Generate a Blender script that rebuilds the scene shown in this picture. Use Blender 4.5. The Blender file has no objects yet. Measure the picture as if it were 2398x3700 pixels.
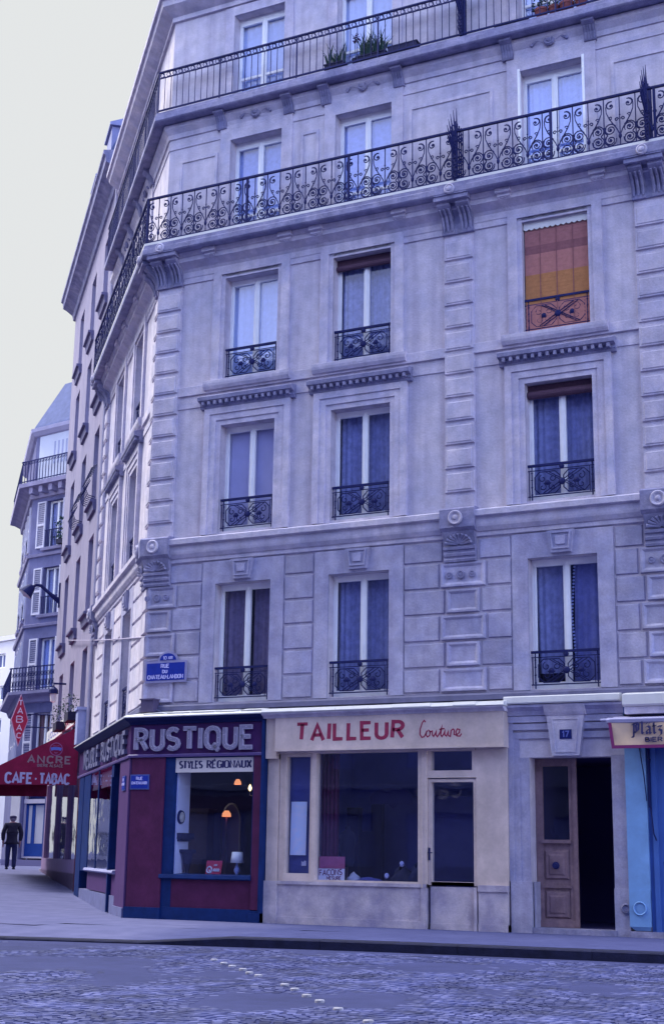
import bpy, bmesh, math, random
from mathutils import Vector, Matrix
C = bpy.context.scene
COL = C.collection
random.seed(7)
R = math.radians
PI = math.pi

# ------------------------------------------------------------------ camera, light, exposure
D = 22.5                       # metres from the camera to the front facade
ZE = 1.15                      # eye height above the pavement
PITCH, ROLL, YAW = 0.236987, 0.015359, 0.465857
def make_camera():
    cam = bpy.data.cameras.new('camera')
    cam.sensor_fit = 'VERTICAL'; cam.sensor_height = 36; cam.lens = 50.01
    cam.clip_start = 0.1; cam.clip_end = 2000
    o = bpy.data.objects.new('camera', cam); COL.objects.link(o)
    cp, sp, cr, sr = math.cos(PITCH), math.sin(PITCH), math.cos(ROLL), math.sin(ROLL)
    right = Vector((1, 0, 0)); up = Vector((0, -sp, cp)); fw = Vector((0, cp, sp))
    r = right*cr + up*sr; u = -right*sr + up*cr
    rot = Matrix.Rotation(YAW, 3, 'Z')
    r, u, fw = rot @ r, rot @ u, rot @ fw
    m = Matrix((r, u, -fw)).transposed().to_4x4()
    m.translation = Vector((0, -D, ZE))
    o.matrix_world = m
    C.camera = o
make_camera()

SUN_AZ_VEC = Vector((-0.98, -0.03, 0)).normalized()    # where the light comes from, seen from above
SUN_EL = R(50)
def make_light():
    w = bpy.data.worlds.new('World'); C.world = w; w.use_nodes = True
    nt = w.node_tree; N = nt.nodes; L = nt.links
    for n in list(N): N.remove(n)
    out = N.new('ShaderNodeOutputWorld'); bg = N.new('ShaderNodeBackground')
    sky = N.new('ShaderNodeTexSky'); sky.sky_type = 'NISHITA'; sky.sun_disc = False
    sky.sun_elevation = SUN_EL
    sky.sun_rotation = math.atan2(SUN_AZ_VEC.x, SUN_AZ_VEC.y)
    sky.air_density = 1.0; sky.dust_density = 1.0; sky.ozone_density = 2.0
    tint = N.new('ShaderNodeMix'); tint.data_type = 'RGBA'; tint.blend_type = 'MULTIPLY'
    tint.inputs[0].default_value = 1; tint.inputs[7].default_value = SKY_TINT
    L.new(sky.outputs[0], tint.inputs[6])
    # a bright veil of thin cloud on the sun's side of the sky
    tc = N.new('ShaderNodeTexCoord')
    dot = N.new('ShaderNodeVectorMath'); dot.operation = 'DOT_PRODUCT'
    v = Vector((-0.76, 0.52, 0.38)).normalized(); dot.inputs[1].default_value = v
    L.new(tc.outputs['Generated'], dot.inputs[0])
    nz = N.new('ShaderNodeTexNoise'); nz.inputs['Scale'].default_value = 2.2; nz.inputs['Detail'].default_value = 4
    L.new(tc.outputs['Generated'], nz.inputs['Vector'])
    ad = N.new('ShaderNodeMath'); ad.operation = 'MULTIPLY_ADD'; ad.inputs[1].default_value = 0.25
    L.new(nz.outputs['Fac'], ad.inputs[0]); L.new(dot.outputs['Value'], ad.inputs[2])
    mr = N.new('ShaderNodeMapRange'); mr.inputs['From Min'].default_value = -0.10; mr.inputs['From Max'].default_value = 0.45
    mr.interpolation_type = 'SMOOTHSTEP'
    L.new(ad.outputs[0], mr.inputs['Value'])
    mix = N.new('ShaderNodeMix'); mix.data_type = 'RGBA'
    L.new(mr.outputs[0], mix.inputs[0]); L.new(tint.outputs[2], mix.inputs[6])
    mix.inputs[7].default_value = VEIL
    # the glow of the sun behind that cloud, well outside the picture
    d2 = N.new('ShaderNodeVectorMath'); d2.operation = 'DOT_PRODUCT'
    d2.inputs[1].default_value = SUN_AZ_VEC*math.cos(SUN_EL) + Vector((0, 0, math.sin(SUN_EL)))
    L.new(tc.outputs['Generated'], d2.inputs[0])
    m3 = N.new('ShaderNodeMapRange'); m3.inputs['From Min'].default_value = 0.80; m3.inputs['From Max'].default_value = 0.985
    m3.interpolation_type = 'SMOOTHSTEP'
    L.new(d2.outputs['Value'], m3.inputs['Value'])
    mx3 = N.new('ShaderNodeMix'); mx3.data_type = 'RGBA'
    L.new(m3.outputs[0], mx3.inputs[0]); L.new(mix.outputs[2], mx3.inputs[6]); mx3.inputs[7].default_value = GLOW
    L.new(mx3.outputs[2], bg.inputs[0]); bg.inputs[1].default_value = SKY_STRENGTH
    L.new(bg.outputs[0], out.inputs[0])
    s = bpy.data.lights.new('sun', 'SUN'); s.energy = SUN_E; s.angle = R(14.0); s.color = (1.0, 0.99, 0.97)
    so = bpy.data.objects.new('sun', s); COL.objects.link(so)
    dv = SUN_AZ_VEC*math.cos(SUN_EL) + Vector((0, 0, math.sin(SUN_EL)))
    so.rotation_euler = dv.to_track_quat('Z', 'Y').to_euler()
    so.location = dv*60
    vs = C.view_settings
    C.display_settings.display_device = 'sRGB'
    vs.view_transform = 'Standard'; vs.look = 'None'; vs.gamma = 1; vs.use_curve_mapping = False
    vs.exposure = EXPOSURE
SKY_STRENGTH = 0.15
SKY_TINT = (1.78, 1.45, 1.50, 1)
VEIL = (1.31, 1.345, 1.355, 1)
GLOW = (9.0, 9.2, 9.2, 1)
SUN_E = 0.85
EXPOSURE = 1.98
make_light()

# ------------------------------------------------------------------ materials
MATS = {}
def mat(name, col, rough=0.8, noise=0.0, nscale=3.0, col2=None, spec=0.3, metal=0.0, bump=0.0, bscale=40.0, streak=0.0, emit=None, es=0.0, grain=0.0, isle=0.0):
    """plain procedural material: base colour broken up by two octaves of noise and optional rain streaks"""
    if name in MATS: return MATS[name]
    m = bpy.data.materials.new(name); m.use_nodes = True; MATS[name] = m
    nt = m.node_tree; N = nt.nodes; L = nt.links
    b = N['Principled BSDF']
    b.inputs['Roughness'].default_value = rough
    b.inputs['Specular IOR Level'].default_value = spec
    b.inputs['Metallic'].default_value = metal
    c1 = (*col, 1)
    if noise or streak:
        geo = N.new('ShaderNodeNewGeometry')
        nz = N.new('ShaderNodeTexNoise'); nz.inputs['Scale'].default_value = nscale; nz.inputs['Detail'].default_value = 8
        nz.inputs['Roughness'].default_value = 0.62
        L.new(geo.outputs['Position'], nz.inputs['Vector'])
        mr = N.new('ShaderNodeMapRange'); mr.inputs['From Min'].default_value = 0.32; mr.inputs['From Max'].default_value = 0.68
        L.new(nz.outputs['Fac'], mr.inputs['Value'])
        mx = N.new('ShaderNodeMix'); mx.data_type = 'RGBA'
        c2 = (*(col2 or [c*(1-noise) for c in col]), 1)
        mx.inputs[6].default_value = c2; mx.inputs[7].default_value = c1
        L.new(mr.outputs[0], mx.inputs[0]); last = mx.outputs[2]
        if streak:
            mp = N.new('ShaderNodeMapping'); mp.inputs['Scale'].default_value = (5.0, 5.0, 0.35)
            L.new(geo.outputs['Position'], mp.inputs['Vector'])
            n2 = N.new('ShaderNodeTexNoise'); n2.inputs['Scale'].default_value = 1.0; n2.inputs['Detail'].default_value = 5
            L.new(mp.outputs[0], n2.inputs['Vector'])
            r2 = N.new('ShaderNodeMapRange'); r2.inputs['From Min'].default_value = 0.42; r2.inputs['From Max'].default_value = 0.70
            r2.inputs['To Min'].default_value = 0.0; r2.inputs['To Max'].default_value = streak
            L.new(n2.outputs['Fac'], r2.inputs['Value'])
            m2 = N.new('ShaderNodeMix'); m2.data_type = 'RGBA'
            m2.inputs[7].default_value = (col[0]*0.58, col[1]*0.58, col[2]*0.70, 1)
            L.new(r2.outputs[0], m2.inputs[0]); L.new(last, m2.inputs[6]); last = m2.outputs[2]
        if grain:
            n3 = N.new('ShaderNodeTexNoise'); n3.inputs['Scale'].default_value = 26; n3.inputs['Detail'].default_value = 5; n3.inputs['Roughness'].default_value = 0.75
            L.new(geo.outputs['Position'], n3.inputs['Vector'])
            r3 = N.new('ShaderNodeMapRange'); r3.inputs['From Min'].default_value = 0.3; r3.inputs['From Max'].default_value = 0.7
            r3.inputs['To Min'].default_value = 1-grain; r3.inputs['To Max'].default_value = 1+grain*0.6
            L.new(n3.outputs['Fac'], r3.inputs['Value'])
            v3 = N.new('ShaderNodeVectorMath'); v3.operation = 'SCALE'
            L.new(last, v3.inputs[0]); L.new(r3.outputs[0], v3.inputs['Scale']); last = v3.outputs[0]
        # middling blotches, and a tone of its own for each separate stone
        n4 = N.new('ShaderNodeTexNoise'); n4.inputs['Scale'].default_value = 4.5; n4.inputs['Detail'].default_value = 4
        L.new(geo.outputs['Position'], n4.inputs['Vector'])
        r4 = N.new('ShaderNodeMapRange'); r4.inputs['From Min'].default_value = 0.35; r4.inputs['From Max'].default_value = 0.65
        r4.inputs['To Min'].default_value = 1-grain*.9; r4.inputs['To Max'].default_value = 1+grain*.5
        L.new(n4.outputs['Fac'], r4.inputs['Value'])
        r5 = N.new('ShaderNodeMapRange'); r5.inputs['To Min'].default_value = 1-isle; r5.inputs['To Max'].default_value = 1+isle
        L.new(geo.outputs['Random Per Island'], r5.inputs['Value'])
        m5 = N.new('ShaderNodeMath'); m5.operation = 'MULTIPLY'; L.new(r4.outputs[0], m5.inputs[0]); L.new(r5.outputs[0], m5.inputs[1])
        v4 = N.new('ShaderNodeVectorMath'); v4.operation = 'SCALE'
        L.new(last, v4.inputs[0]); L.new(m5.outputs[0], v4.inputs['Scale']); last = v4.outputs[0]
        L.new(last, b.inputs['Base Color'])
    else:
        b.inputs['Base Color'].default_value = c1
    if bump:
        geo2 = N.new('ShaderNodeNewGeometry')
        nb = N.new('ShaderNodeTexNoise'); nb.inputs['Scale'].default_value = bscale; nb.inputs['Detail'].default_value = 6
        L.new(geo2.outputs['Position'], nb.inputs['Vector'])
        bp = N.new('ShaderNodeBump'); bp.inputs['Strength'].default_value = bump; bp.inputs['Distance'].default_value = 0.02
        L.new(nb.outputs['Fac'], bp.inputs['Height']); L.new(bp.outputs[0], b.inputs['Normal'])
    if emit:
        b.inputs['Emission Color'].default_value = (*emit, 1); b.inputs['Emission Strength'].default_value = es
    return m

def glass(name, tint=(0.8, 0.85, 0.95), refl=(0.9, 0.9, 1.0), ior=1.5, ripple=0.0, base=0.0):
    if name in MATS: return MATS[name]
    m = bpy.data.materials.new(name); m.use_nodes = True; MATS[name] = m
    nt = m.node_tree; N = nt.nodes; L = nt.links
    for n in list(N):
        if n.type != 'OUTPUT_MATERIAL': N.remove(n)
    out = [n for n in N if n.type == 'OUTPUT_MATERIAL'][0]
    tr = N.new('ShaderNodeBsdfTransparent'); tr.inputs[0].default_value = (*tint, 1)
    gl = N.new('ShaderNodeBsdfGlossy'); gl.inputs['Roughness'].default_value = 0.015; gl.inputs['Color'].default_value = (*refl, 1)
    # Schlick reflectance, the same from either side of the pane
    f0 = ((ior-1)/(ior+1))**2*1.6 + base
    ge = N.new('ShaderNodeNewGeometry'); dt = N.new('ShaderNodeVectorMath'); dt.operation = 'DOT_PRODUCT'
    L.new(ge.outputs['Incoming'], dt.inputs[0]); L.new(ge.outputs['Normal'], dt.inputs[1])
    ab = N.new('ShaderNodeMath'); ab.operation = 'ABSOLUTE'; L.new(dt.outputs['Value'], ab.inputs[0])
    om = N.new('ShaderNodeMath'); om.operation = 'SUBTRACT'; om.inputs[0].default_value = 1; L.new(ab.outputs[0], om.inputs[1])
    pw = N.new('ShaderNodeMath'); pw.operation = 'POWER'; pw.inputs[1].default_value = 5; L.new(om.outputs[0], pw.inputs[0])
    ma = N.new('ShaderNodeMath'); ma.operation = 'MULTIPLY_ADD'; ma.inputs[1].default_value = 1-f0; ma.inputs[2].default_value = f0; ma.use_clamp = True
    L.new(pw.outputs[0], ma.inputs[0]); fo = ma.outputs[0]
    mx = N.new('ShaderNodeMixShader')
    L.new(fo, mx.inputs[0]); L.new(tr.outputs[0], mx.inputs[1]); L.new(gl.outputs[0], mx.inputs[2])
    if ripple:
        geo = N.new('ShaderNodeNewGeometry')
        nb = N.new('ShaderNodeTexNoise'); nb.inputs['Scale'].default_value = 2.5
        L.new(geo.outputs['Position'], nb.inputs['Vector'])
        bp = N.new('ShaderNodeBump'); bp.inputs['Strength'].default_value = ripple; bp.inputs['Distance'].default_value = 0.02
        L.new(nb.outputs['Fac'], bp.inputs['Height']); L.new(bp.outputs[0], gl.inputs['Normal'])
    L.new(mx.outputs[0], out.inputs[0])
    return m

STONE = mat('facade stone', (0.67, 0.60, 0.655), 0.9, 0, 0.75, streak=0.62, spec=0.12, bump=0.35, bscale=25, col2=(0.46, 0.445, 0.575), grain=0.12)
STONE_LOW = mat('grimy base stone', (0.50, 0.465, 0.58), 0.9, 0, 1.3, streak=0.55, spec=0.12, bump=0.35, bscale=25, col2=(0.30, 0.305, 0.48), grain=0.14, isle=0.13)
STONE_TRIM = mat('trim stone', (0.65, 0.585, 0.655), 0.9, 0, 1.9, streak=0.5, spec=0.12, bump=0.3, bscale=30, col2=(0.42, 0.41, 0.56), grain=0.13, isle=0.05)
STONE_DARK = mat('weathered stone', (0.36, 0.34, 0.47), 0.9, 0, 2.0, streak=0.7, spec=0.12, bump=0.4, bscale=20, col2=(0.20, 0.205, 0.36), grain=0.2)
STONE_SIDE = mat('plain render wall', (0.32, 0.285, 0.39), 0.9, 0, 0.8, streak=0.3, spec=0.1, col2=(0.26, 0.24, 0.35), grain=0.06)
STONE_B3 = mat('sooty stone', (0.165, 0.165, 0.32), 0.9, 0.3, 1.5, streak=0.3, spec=0.1)
WHITE = mat('white joinery paint', (0.90, 0.90, 0.93), 0.55, 0.08, 6)
CREAM = mat('cream shop paint', (0.70, 0.575, 0.545), 0.65, 0.3, 1.6, grain=.08, streak=0.25)
CREAM_DK = mat('dirty cream render', (0.64, 0.56, 0.60), 0.85, 0, 1.5, streak=0.25, col2=(0.25, 0.23, 0.36), bump=0.25, grain=.12)
ZINC = mat('white zinc flashing', (0.70, 0.69, 0.70), 0.5, 0.15, 3)
ZINC_DK = mat('dull lead flashing', (0.13, 0.13, 0.24), 0.6, 0.3, 4)
IRON = mat('dark blue iron paint', (0.020, 0.024, 0.115), 0.6, 0.3, 8, spec=0.12)
MAROON = mat('maroon shop paint', (0.095, 0.022, 0.080), 0.6, 0.3, 3, spec=0.12, streak=.25, grain=.1)
MAROON_DK = mat('dark maroon fascia paint', (0.050, 0.016, 0.095), 0.6, 0.2, 5, spec=0.12)
BLUE = mat('deep blue shop paint', (0.008, 0.030, 0.150), 0.55, 0.35, 4, spec=0.12, streak=.25, grain=.1)
BLUE_DK = mat('navy shop paint', (0.008, 0.014, 0.09), 0.55, 0.2, 5, spec=0.12)
SKYBLUE = mat('light blue shop paint', (0.19, 0.36, 0.66), 0.5, 0.16, 3, grain=.06)
SKYBLUE_DK = mat('mid blue shop paint', (0.055, 0.13, 0.42), 0.5, 0.16, 3)
RED_PAINT = mat('red sign paint', (0.33, 0.03, 0.09), 0.6, 0.25, 9)
LETTER = mat('grey metal letters', (0.235, 0.22, 0.35), 0.5, 0.2, 12)
LETTER_LT = mat('pale letter rims', (0.40, 0.375, 0.54), 0.45, 0.15, 12)
INK = mat('navy sign paint', (0.025, 0.025, 0.11), 0.6)
ENAMEL = mat('blue enamel', (0.010, 0.032, 0.33), 0.4, 0.2, 10, spec=0.15)
ENAMEL_RIM = mat('pale blue enamel rim', (0.06, 0.10, 0.36), 0.35, 0.3, 14)
ENAMEL_WH = mat('white enamel lettering', (0.50, 0.50, 0.85), 0.35)
WOOD = mat('worn oak door', (0.29, 0.195, 0.215), 0.65, 0.35, 5, streak=0.7, col2=(0.175, 0.115, 0.145), grain=.15, spec=0.15)
DARK = mat('dark interior', (0.012, 0.010, 0.040), 0.9)
DARKER = mat('unlit hall', (0.06, 0.05, 0.17), 0.95)
ROOM_BLUE = mat('blue grey shop wall', (0.25, 0.29, 0.72), 0.85, 0.2, 2)
GLASS = glass('window glass', (0.80, 0.84, 0.96), ior=1.5, ripple=0.10)
GLASS_UP = glass('window glass facing the sky', (0.80, 0.86, 0.98), ior=1.5, ripple=0.06, base=0.10)
GLASS_SHOP = glass('shop glass', (0.86, 0.90, 1.0), ior=1.5, ripple=0.03, base=0.03)
CURT_DK = mat('dusky curtain', (0.36, 0.38, 0.62), 0.95, 0.35, 10)
CURT_BR = mat('brown curtain', (0.30, 0.235, 0.34), 0.95, 0.35, 10)
CURT_WH = mat('white net curtain', (0.62, 0.68, 0.92), 0.95, 0.12, 12)
CURT_LB = mat('pale blue curtain', (0.45, 0.52, 0.88), 0.95, 0.2, 12)
SHUT = mat('lilac inner shutter', (0.60, 0.56, 0.74), 0.8, 0.1, 3)
BLIND_BR = mat('rolled brown blind', (0.10, 0.05, 0.09), 0.7, 0.3, 20)
BLIND_RD = mat('rust red blind cloth', (0.38, 0.16, 0.165), 0.85, 0.2, 12)
BLIND_DK = mat('dark blind stripe', (0.28, 0.115, 0.13), 0.85, 0.2, 12)
BLIND_PK = mat('salmon blind cloth', (0.46, 0.195, 0.18), 0.85, 0.2, 12)
BLIND_OR = mat('ochre blind cloth', (0.47, 0.205, 0.085), 0.85, 0.2, 12)
CANVAS_RED = mat('red awning canvas', (0.34, 0.014, 0.070), 0.8, 0.3, 2.5, grain=.1)
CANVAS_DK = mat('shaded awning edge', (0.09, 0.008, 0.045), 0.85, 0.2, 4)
SLATE = mat('slate roof', (0.12, 0.14, 0.27), 0.8, 0.25, 3, spec=0.08)
SOIL = mat('planter box', (0.020, 0.020, 0.06), 0.8, 0.3, 9)
LEAF = mat('plant leaves', (0.020, 0.060, 0.055), 0.7, 0.5, 12)
TERRA = mat('terracotta pot', (0.24, 0.07, 0.075), 0.8, 0.3, 9)
BRASS = mat('brass', (0.30, 0.25, 0.22), 0.3, metal=0.8)
LAMP_LIT = mat('lit lamp shade', (0.7, 0.4, 0.2), 0.8, emit=(1.0, 0.36, 0.15), es=0.28)
BULB_LIT = mat('lit bulb', (0.8, 0.7, 0.4), 0.6, emit=(1.0, 0.70, 0.34), es=0.9)
PAPER = mat('white card', (0.62, 0.62, 0.78), 0.8, 0.1, 20)
RED_CARD = mat('red card', (0.42, 0.03, 0.09), 0.7, 0.1, 10)
PINK_CARD = mat('faded red card', (0.33, 0.08, 0.19), 0.7, 0.2, 10)

# ------------------------------------------------------------------ frames: (u along the wall, p out of the wall, z up)
XC = -15.2
DX, DY = -0.67805, 0.73501            # direction of the side street, away from the corner
NX, NY = -0.73501, -0.67805           # outward normal of the side wall
def FRONT(u, p, z): return (u, -p, z)
def SIDE(u, p, z): return (XC - DX*u + NX*p, -DY*u + NY*p, z)      # u runs from -length (far end) to 0 at the corner
def frame(ox, oy, rx, ry):
    n = math.hypot(rx, ry); rx /= n; ry /= n
    def T(u, p, z): return (ox + rx*u + ry*p, oy + ry*u - rx*p, z)
    return T
def WORLD(x, y, z): return (x, y, z)

class MB:
    """collects polygons in a wall frame; build() links them as one mesh object"""
    def __init__(s, T=WORLD): s.v = []; s.f = []; s.fm = []; s.T = T; s.mi = 0
    def add(s, pts, faces):
        b = len(s.v)
        s.v += [s.T(*p) for p in pts]
        for f in faces: s.f.append([b+i for i in f]); s.fm.append(s.mi)
    def poly(s, *pts): s.add(pts, [list(range(len(pts)))])
    def box(s, a0, a1, b0, b1, c0, c1):
        p = [(a, b, c) for a in (a0, a1) for b in (b0, b1) for c in (c0, c1)]
        s.add(p, [(0,1,3,2),(4,6,7,5),(0,4,5,1),(2,3,7,6),(0,2,6,4),(1,5,7,3)])
    def frustum(s, r0, p0, r1, p1, cap=True):
        """rectangles (u0,u1,z0,z1) at depths p0 (back) and p1 (front) joined: a chamfered block"""
        q = lambda r, p: [(r[0],p,r[2]),(r[1],p,r[2]),(r[1],p,r[3]),(r[0],p,r[3])]
        s.add(q(r0,p0)+q(r1,p1), ([(4,5,6,7)] if cap else [])+[(0,1,5,4),(1,2,6,5),(2,3,7,6),(3,0,4,7)])
    def prism(s, outline, p0, p1):
        """outline [(u,z)] extruded in p"""
        n = len(outline)
        s.add([(u,p0,z) for u,z in outline]+[(u,p1,z) for u,z in outline],
              [list(range(n)), list(range(n,2*n))]+[(i,(i+1)%n,n+(i+1)%n,n+i) for i in range(n)])
    def prism_u(s, prof, u0, u1):
        """profile [(p,z)] extruded along u"""
        n = len(prof)
        s.add([(u0,p,z) for p,z in prof]+[(u1,p,z) for p,z in prof],
              [list(range(n)), list(range(n,2*n))]+[(i,(i+1)%n,n+(i+1)%n,n+i) for i in range(n)])
    def tube(s, pts, r, n=5, cap=True):
        """round bar along world-frame points given in this frame"""
        P = [Vector(s.T(*p)) for p in pts]
        rr = r if isinstance(r, (list, tuple)) else [r]*len(P)
        T0 = s.T; s.T = WORLD
        up = Vector((0.13, 0.21, 0.97)).normalized(); rings = []
        for i, p in enumerate(P):
            d = (P[min(i+1,len(P)-1)]-P[max(i-1,0)])
            if d.length < 1e-9: d = Vector((0,0,1))
            d.normalize()
            a = d.cross(up)
            if a.length < 1e-3: a = d.cross(Vector((1,0,0)))
            a.normalize(); b = d.cross(a)
            rings.append([p+(a*math.cos(2*PI*k/n)+b*math.sin(2*PI*k/n))*rr[i] for k in range(n)])
        pts2 = [tuple(q) for ring in rings for q in ring]
        fs = [(i*n+k, i*n+(k+1)%n, (i+1)*n+(k+1)%n, (i+1)*n+k) for i in range(len(P)-1) for k in range(n)]
        if cap: fs += [tuple(range(n)), tuple(range((len(P)-1)*n, len(P)*n))]
        s.add(pts2, fs); s.T = T0
    def lathe(s, prof, cu, cp, n=12, cz=0):
        """profile [(r,z)] turned about the vertical through (cu,cp)"""
        pts = [(cu+r*math.cos(2*PI*k/n), cp+r*math.sin(2*PI*k/n), cz+z) for r, z in prof for k in range(n)]
        fs = [(i*n+k, i*n+(k+1)%n, (i+1)*n+(k+1)%n, (i+1)*n+k) for i in range(len(prof)-1) for k in range(n)]
        fs += [tuple(range(n)), tuple(range((len(prof)-1)*n, len(prof)*n))]
        s.add(pts, fs)
    def disc(s, cu, cz, prof, n=16):
        """profile [(r,p)] turned about an axis that points out of the wall"""
        pts = [(cu+r*math.cos(2*PI*k/n), p, cz+r*math.sin(2*PI*k/n)) for r, p in prof for k in range(n)]
        fs = [(i*n+k, i*n+(k+1)%n, (i+1)*n+(k+1)%n, (i+1)*n+k) for i in range(len(prof)-1) for k in range(n)]
        fs += [tuple(range((len(prof)-1)*n, len(prof)*n))]
        s.add(pts, fs)
    def ribbon(s, pts, w, p0, p1, closed=False, wv=None):
        """flat stroke of width w along (u,z) points, from depth p0 to p1; wv: width where the stroke runs upright"""
        n = len(pts); lr = []
        for i in range(n):
            a = pts[(i-1) % n] if (closed or i > 0) else pts[i]
            b = pts[(i+1) % n] if (closed or i < n-1) else pts[i]
            d0 = Vector((pts[i][0]-a[0], pts[i][1]-a[1])); d1 = Vector((b[0]-pts[i][0], b[1]-pts[i][1]))
            if d0.length < 1e-9: d0 = d1
            if d1.length < 1e-9: d1 = d0
            d0 = d0.normalized(); d1 = d1.normalized(); t = d0+d1
            if t.length < 1e-6: t = d0
            t.normalize(); nn = Vector((-t.y, t.x))
            k = 1/max(0.5, nn.dot(Vector((-d0.y, d0.x))))
            ww = w if wv is None else w+(wv-w)*abs(t.y)**1.5
            lr.append((nn.x*ww/2*k, nn.y*ww/2*k))
        L = [(pts[i][0]+lr[i][0], pts[i][1]+lr[i][1]) for i in range(n)]
        Rr = [(pts[i][0]-lr[i][0], pts[i][1]-lr[i][1]) for i in range(n)]
        m = n if closed else n-1
        P = [(u,p1,z) for u,z in L]+[(u,p1,z) for u,z in Rr]+[(u,p0,z) for u,z in L]+[(u,p0,z) for u,z in Rr]
        F = []
        for i in range(m):
            j = (i+1) % n
            F += [(i,j,n+j,n+i), (i,2*n+i,2*n+j,j), (n+i,n+j,3*n+j,3*n+i)]
        if not closed: F += [(0,n,3*n,2*n), (n-1,2*n-1+0,4*n-1,3*n-1)]
        s.add(P, F)
    def build(s, name, mats, parent=None, smooth=False, origin=None):
        me = bpy.data.meshes.new(name)
        v = [Vector(q) for q in s.v]
        lo = Vector([min(q[i] for q in v) for i in range(3)]); hi = Vector([max(q[i] for q in v) for i in range(3)])
        org = Vector(origin) if origin else Vector(((lo.x+hi.x)/2, (lo.y+hi.y)/2, lo.z))
        me.from_pydata([tuple(q-org) for q in v], [], s.f)
        if not isinstance(mats, (list, tuple)): mats = [mats]
        for m in mats: me.materials.append(m)
        me.polygons.foreach_set('material_index', s.fm)
        bm = bmesh.new(); bm.from_mesh(me)
        bmesh.ops.remove_doubles(bm, verts=bm.verts, dist=1e-5)
        bmesh.ops.recalc_face_normals(bm, faces=bm.faces)
        bm.to_mesh(me); bm.free()
        if smooth: me.polygons.foreach_set('use_smooth', [True]*len(me.polygons))
        o = bpy.data.objects.new(name, me); COL.objects.link(o)
        WLOC[o.name] = org
        if parent is not None:
            o.parent = parent; o.location = org - WLOC[parent.name]
        else: o.location = org
        return o
WLOC = {}
def thing(name, label, cat, loc, group=None):
    o = bpy.data.objects.new(name, None); COL.objects.link(o); o.location = loc; o.empty_display_size = 0.3
    WLOC[o.name] = Vector(loc); return tag(o, label, cat, group)
def tag(o, label, cat, group=None):
    o['label'] = label; o['category'] = cat
    if group: o['group'] = group
    return o
def struct(o): o['kind'] = 'structure'; return o

# ------------------------------------------------------------------ a stroke alphabet, unit height
def arc(cx, cy, rx, ry, a0, a1, n=9): return [(cx+rx*math.cos(R(a0+(a1-a0)*i/(n-1))), cy+ry*math.sin(R(a0+(a1-a0)*i/(n-1)))) for i in range(n)]
GL = {
 'A': (.66, [[(0,0),(.33,1),(.66,0)], [(.12,.34),(.54,.34)]]),
 'B': (.55, [[(0,0),(0,1)], [(0,1),(.25,1)]+arc(.25,.76,.24,.24,90,-90)+[(0,.52)], [(0,.52),(.27,.52)]+arc(.27,.26,.28,.26,90,-90)+[(0,0)]]),
 'C': (.58, [arc(.32,.68,.30,.32,30,180)+arc(.32,.32,.30,.32,180,330)]),
 'D': (.58, [[(0,0),(0,1),(.22,1)]+arc(.22,.5,.36,.5,90,-90,13)+[(0,0)]]),
 'E': (.50, [[(.5,1),(0,1),(0,0),(.5,0)], [(0,.53),(.40,.53)]]),
 'F': (.48, [[(.48,1),(0,1),(0,0)], [(0,.53),(.38,.53)]]),
 'G': (.60, [arc(.32,.68,.30,.32,30,180)+arc(.32,.32,.30,.32,180,360)+[(.62,.45),(.36,.45)]]),
 'H': (.56, [[(0,0),(0,1)], [(.56,0),(.56,1)], [(0,.52),(.56,.52)]]),
 'I': (.02, [[(0,0),(0,1)]]),
 'L': (.46, [[(0,1),(0,0),(.46,0)]]),
 'M': (.74, [[(0,0),(0,1),(.37,.3),(.74,1),(.74,0)]]),
 'N': (.60, [[(0,0),(0,1),(.60,0),(.60,1)]]),
 'O': (.64, [arc(.32,.68,.32,.32,0,180)+arc(.32,.32,.32,.32,180,360)+[(.64,.68)]]),
 'P': (.54, [[(0,0),(0,1),(.26,1)]+arc(.26,.74,.27,.26,90,-90)+[(0,.48)]]),
 'Q': (.66, [arc(.32,.68,.32,.32,0,180)+arc(.32,.32,.32,.32,180,360)+[(.64,.68)], [(.36,.20),(.62,-.12)]]),
 'R': (.56, [[(0,0),(0,1),(.26,1)]+arc(.26,.75,.27,.25,90,-90)+[(0,.5)], [(.26,.5),(.56,0)]]),
 'S': (.54, [arc(.27,.74,.26,.26,35,270)+arc(.27,.25,.27,.25,90,-145)]),
 'T': (.60, [[(0,1),(.60,1)], [(.30,1),(.30,0)]]),
 'U': (.56, [[(0,1),(0,.28)]+arc(.28,.28,.28,.28,180,360)+[(.56,1)]]),
 'X': (.58, [[(0,0),(.58,1)], [(0,1),(.58,0)]]),
 'Y': (.60, [[(0,1),(.30,.48),(.60,1)], [(.30,.48),(.30,0)]]),
 'V': (.60, [[(0,1),(.30,0),(.60,1)]]),
 '1': (.22, [[(0,.78),(.18,1),(.18,0)]]),
 '7': (.50, [[(0,1),(.50,1),(.16,0)]]),
 '0': (.54, [arc(.27,.68,.27,.32,0,180)+arc(.27,.32,.27,.32,180,360)+[(.54,.68)]]),
 'e': (.44, [[(0,.32),(.44,.32)]+arc(.22,.34,.22,.30,0,310,13)]),
 'a': (.44, [arc(.20,.26,.20,.26,0,360,13), [(.42,.56),(.42,0)]]),
 'v': (.42, [[(0,.56),(.21,0),(.42,.56)]]),
 '-': (.30, [[(0,.48),(.30,.48)]]),
 '.': (.12, [[(0,.46),(.12,.46),(.12,.58),(0,.58)]]),
 'É': (.50, [[(.5,1),(0,1),(0,0),(.5,0)], [(0,.53),(.40,.53)], [(.20,1.10),(.36,1.24)]]),
 ' ': (.34, []),
}
def lay(text, gap=.22):
    x = 0; out = []
    for ch in text:
        w, st = GL[ch]; out.append((ch, x, st)); x += w+gap
    return out, x-gap
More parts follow.
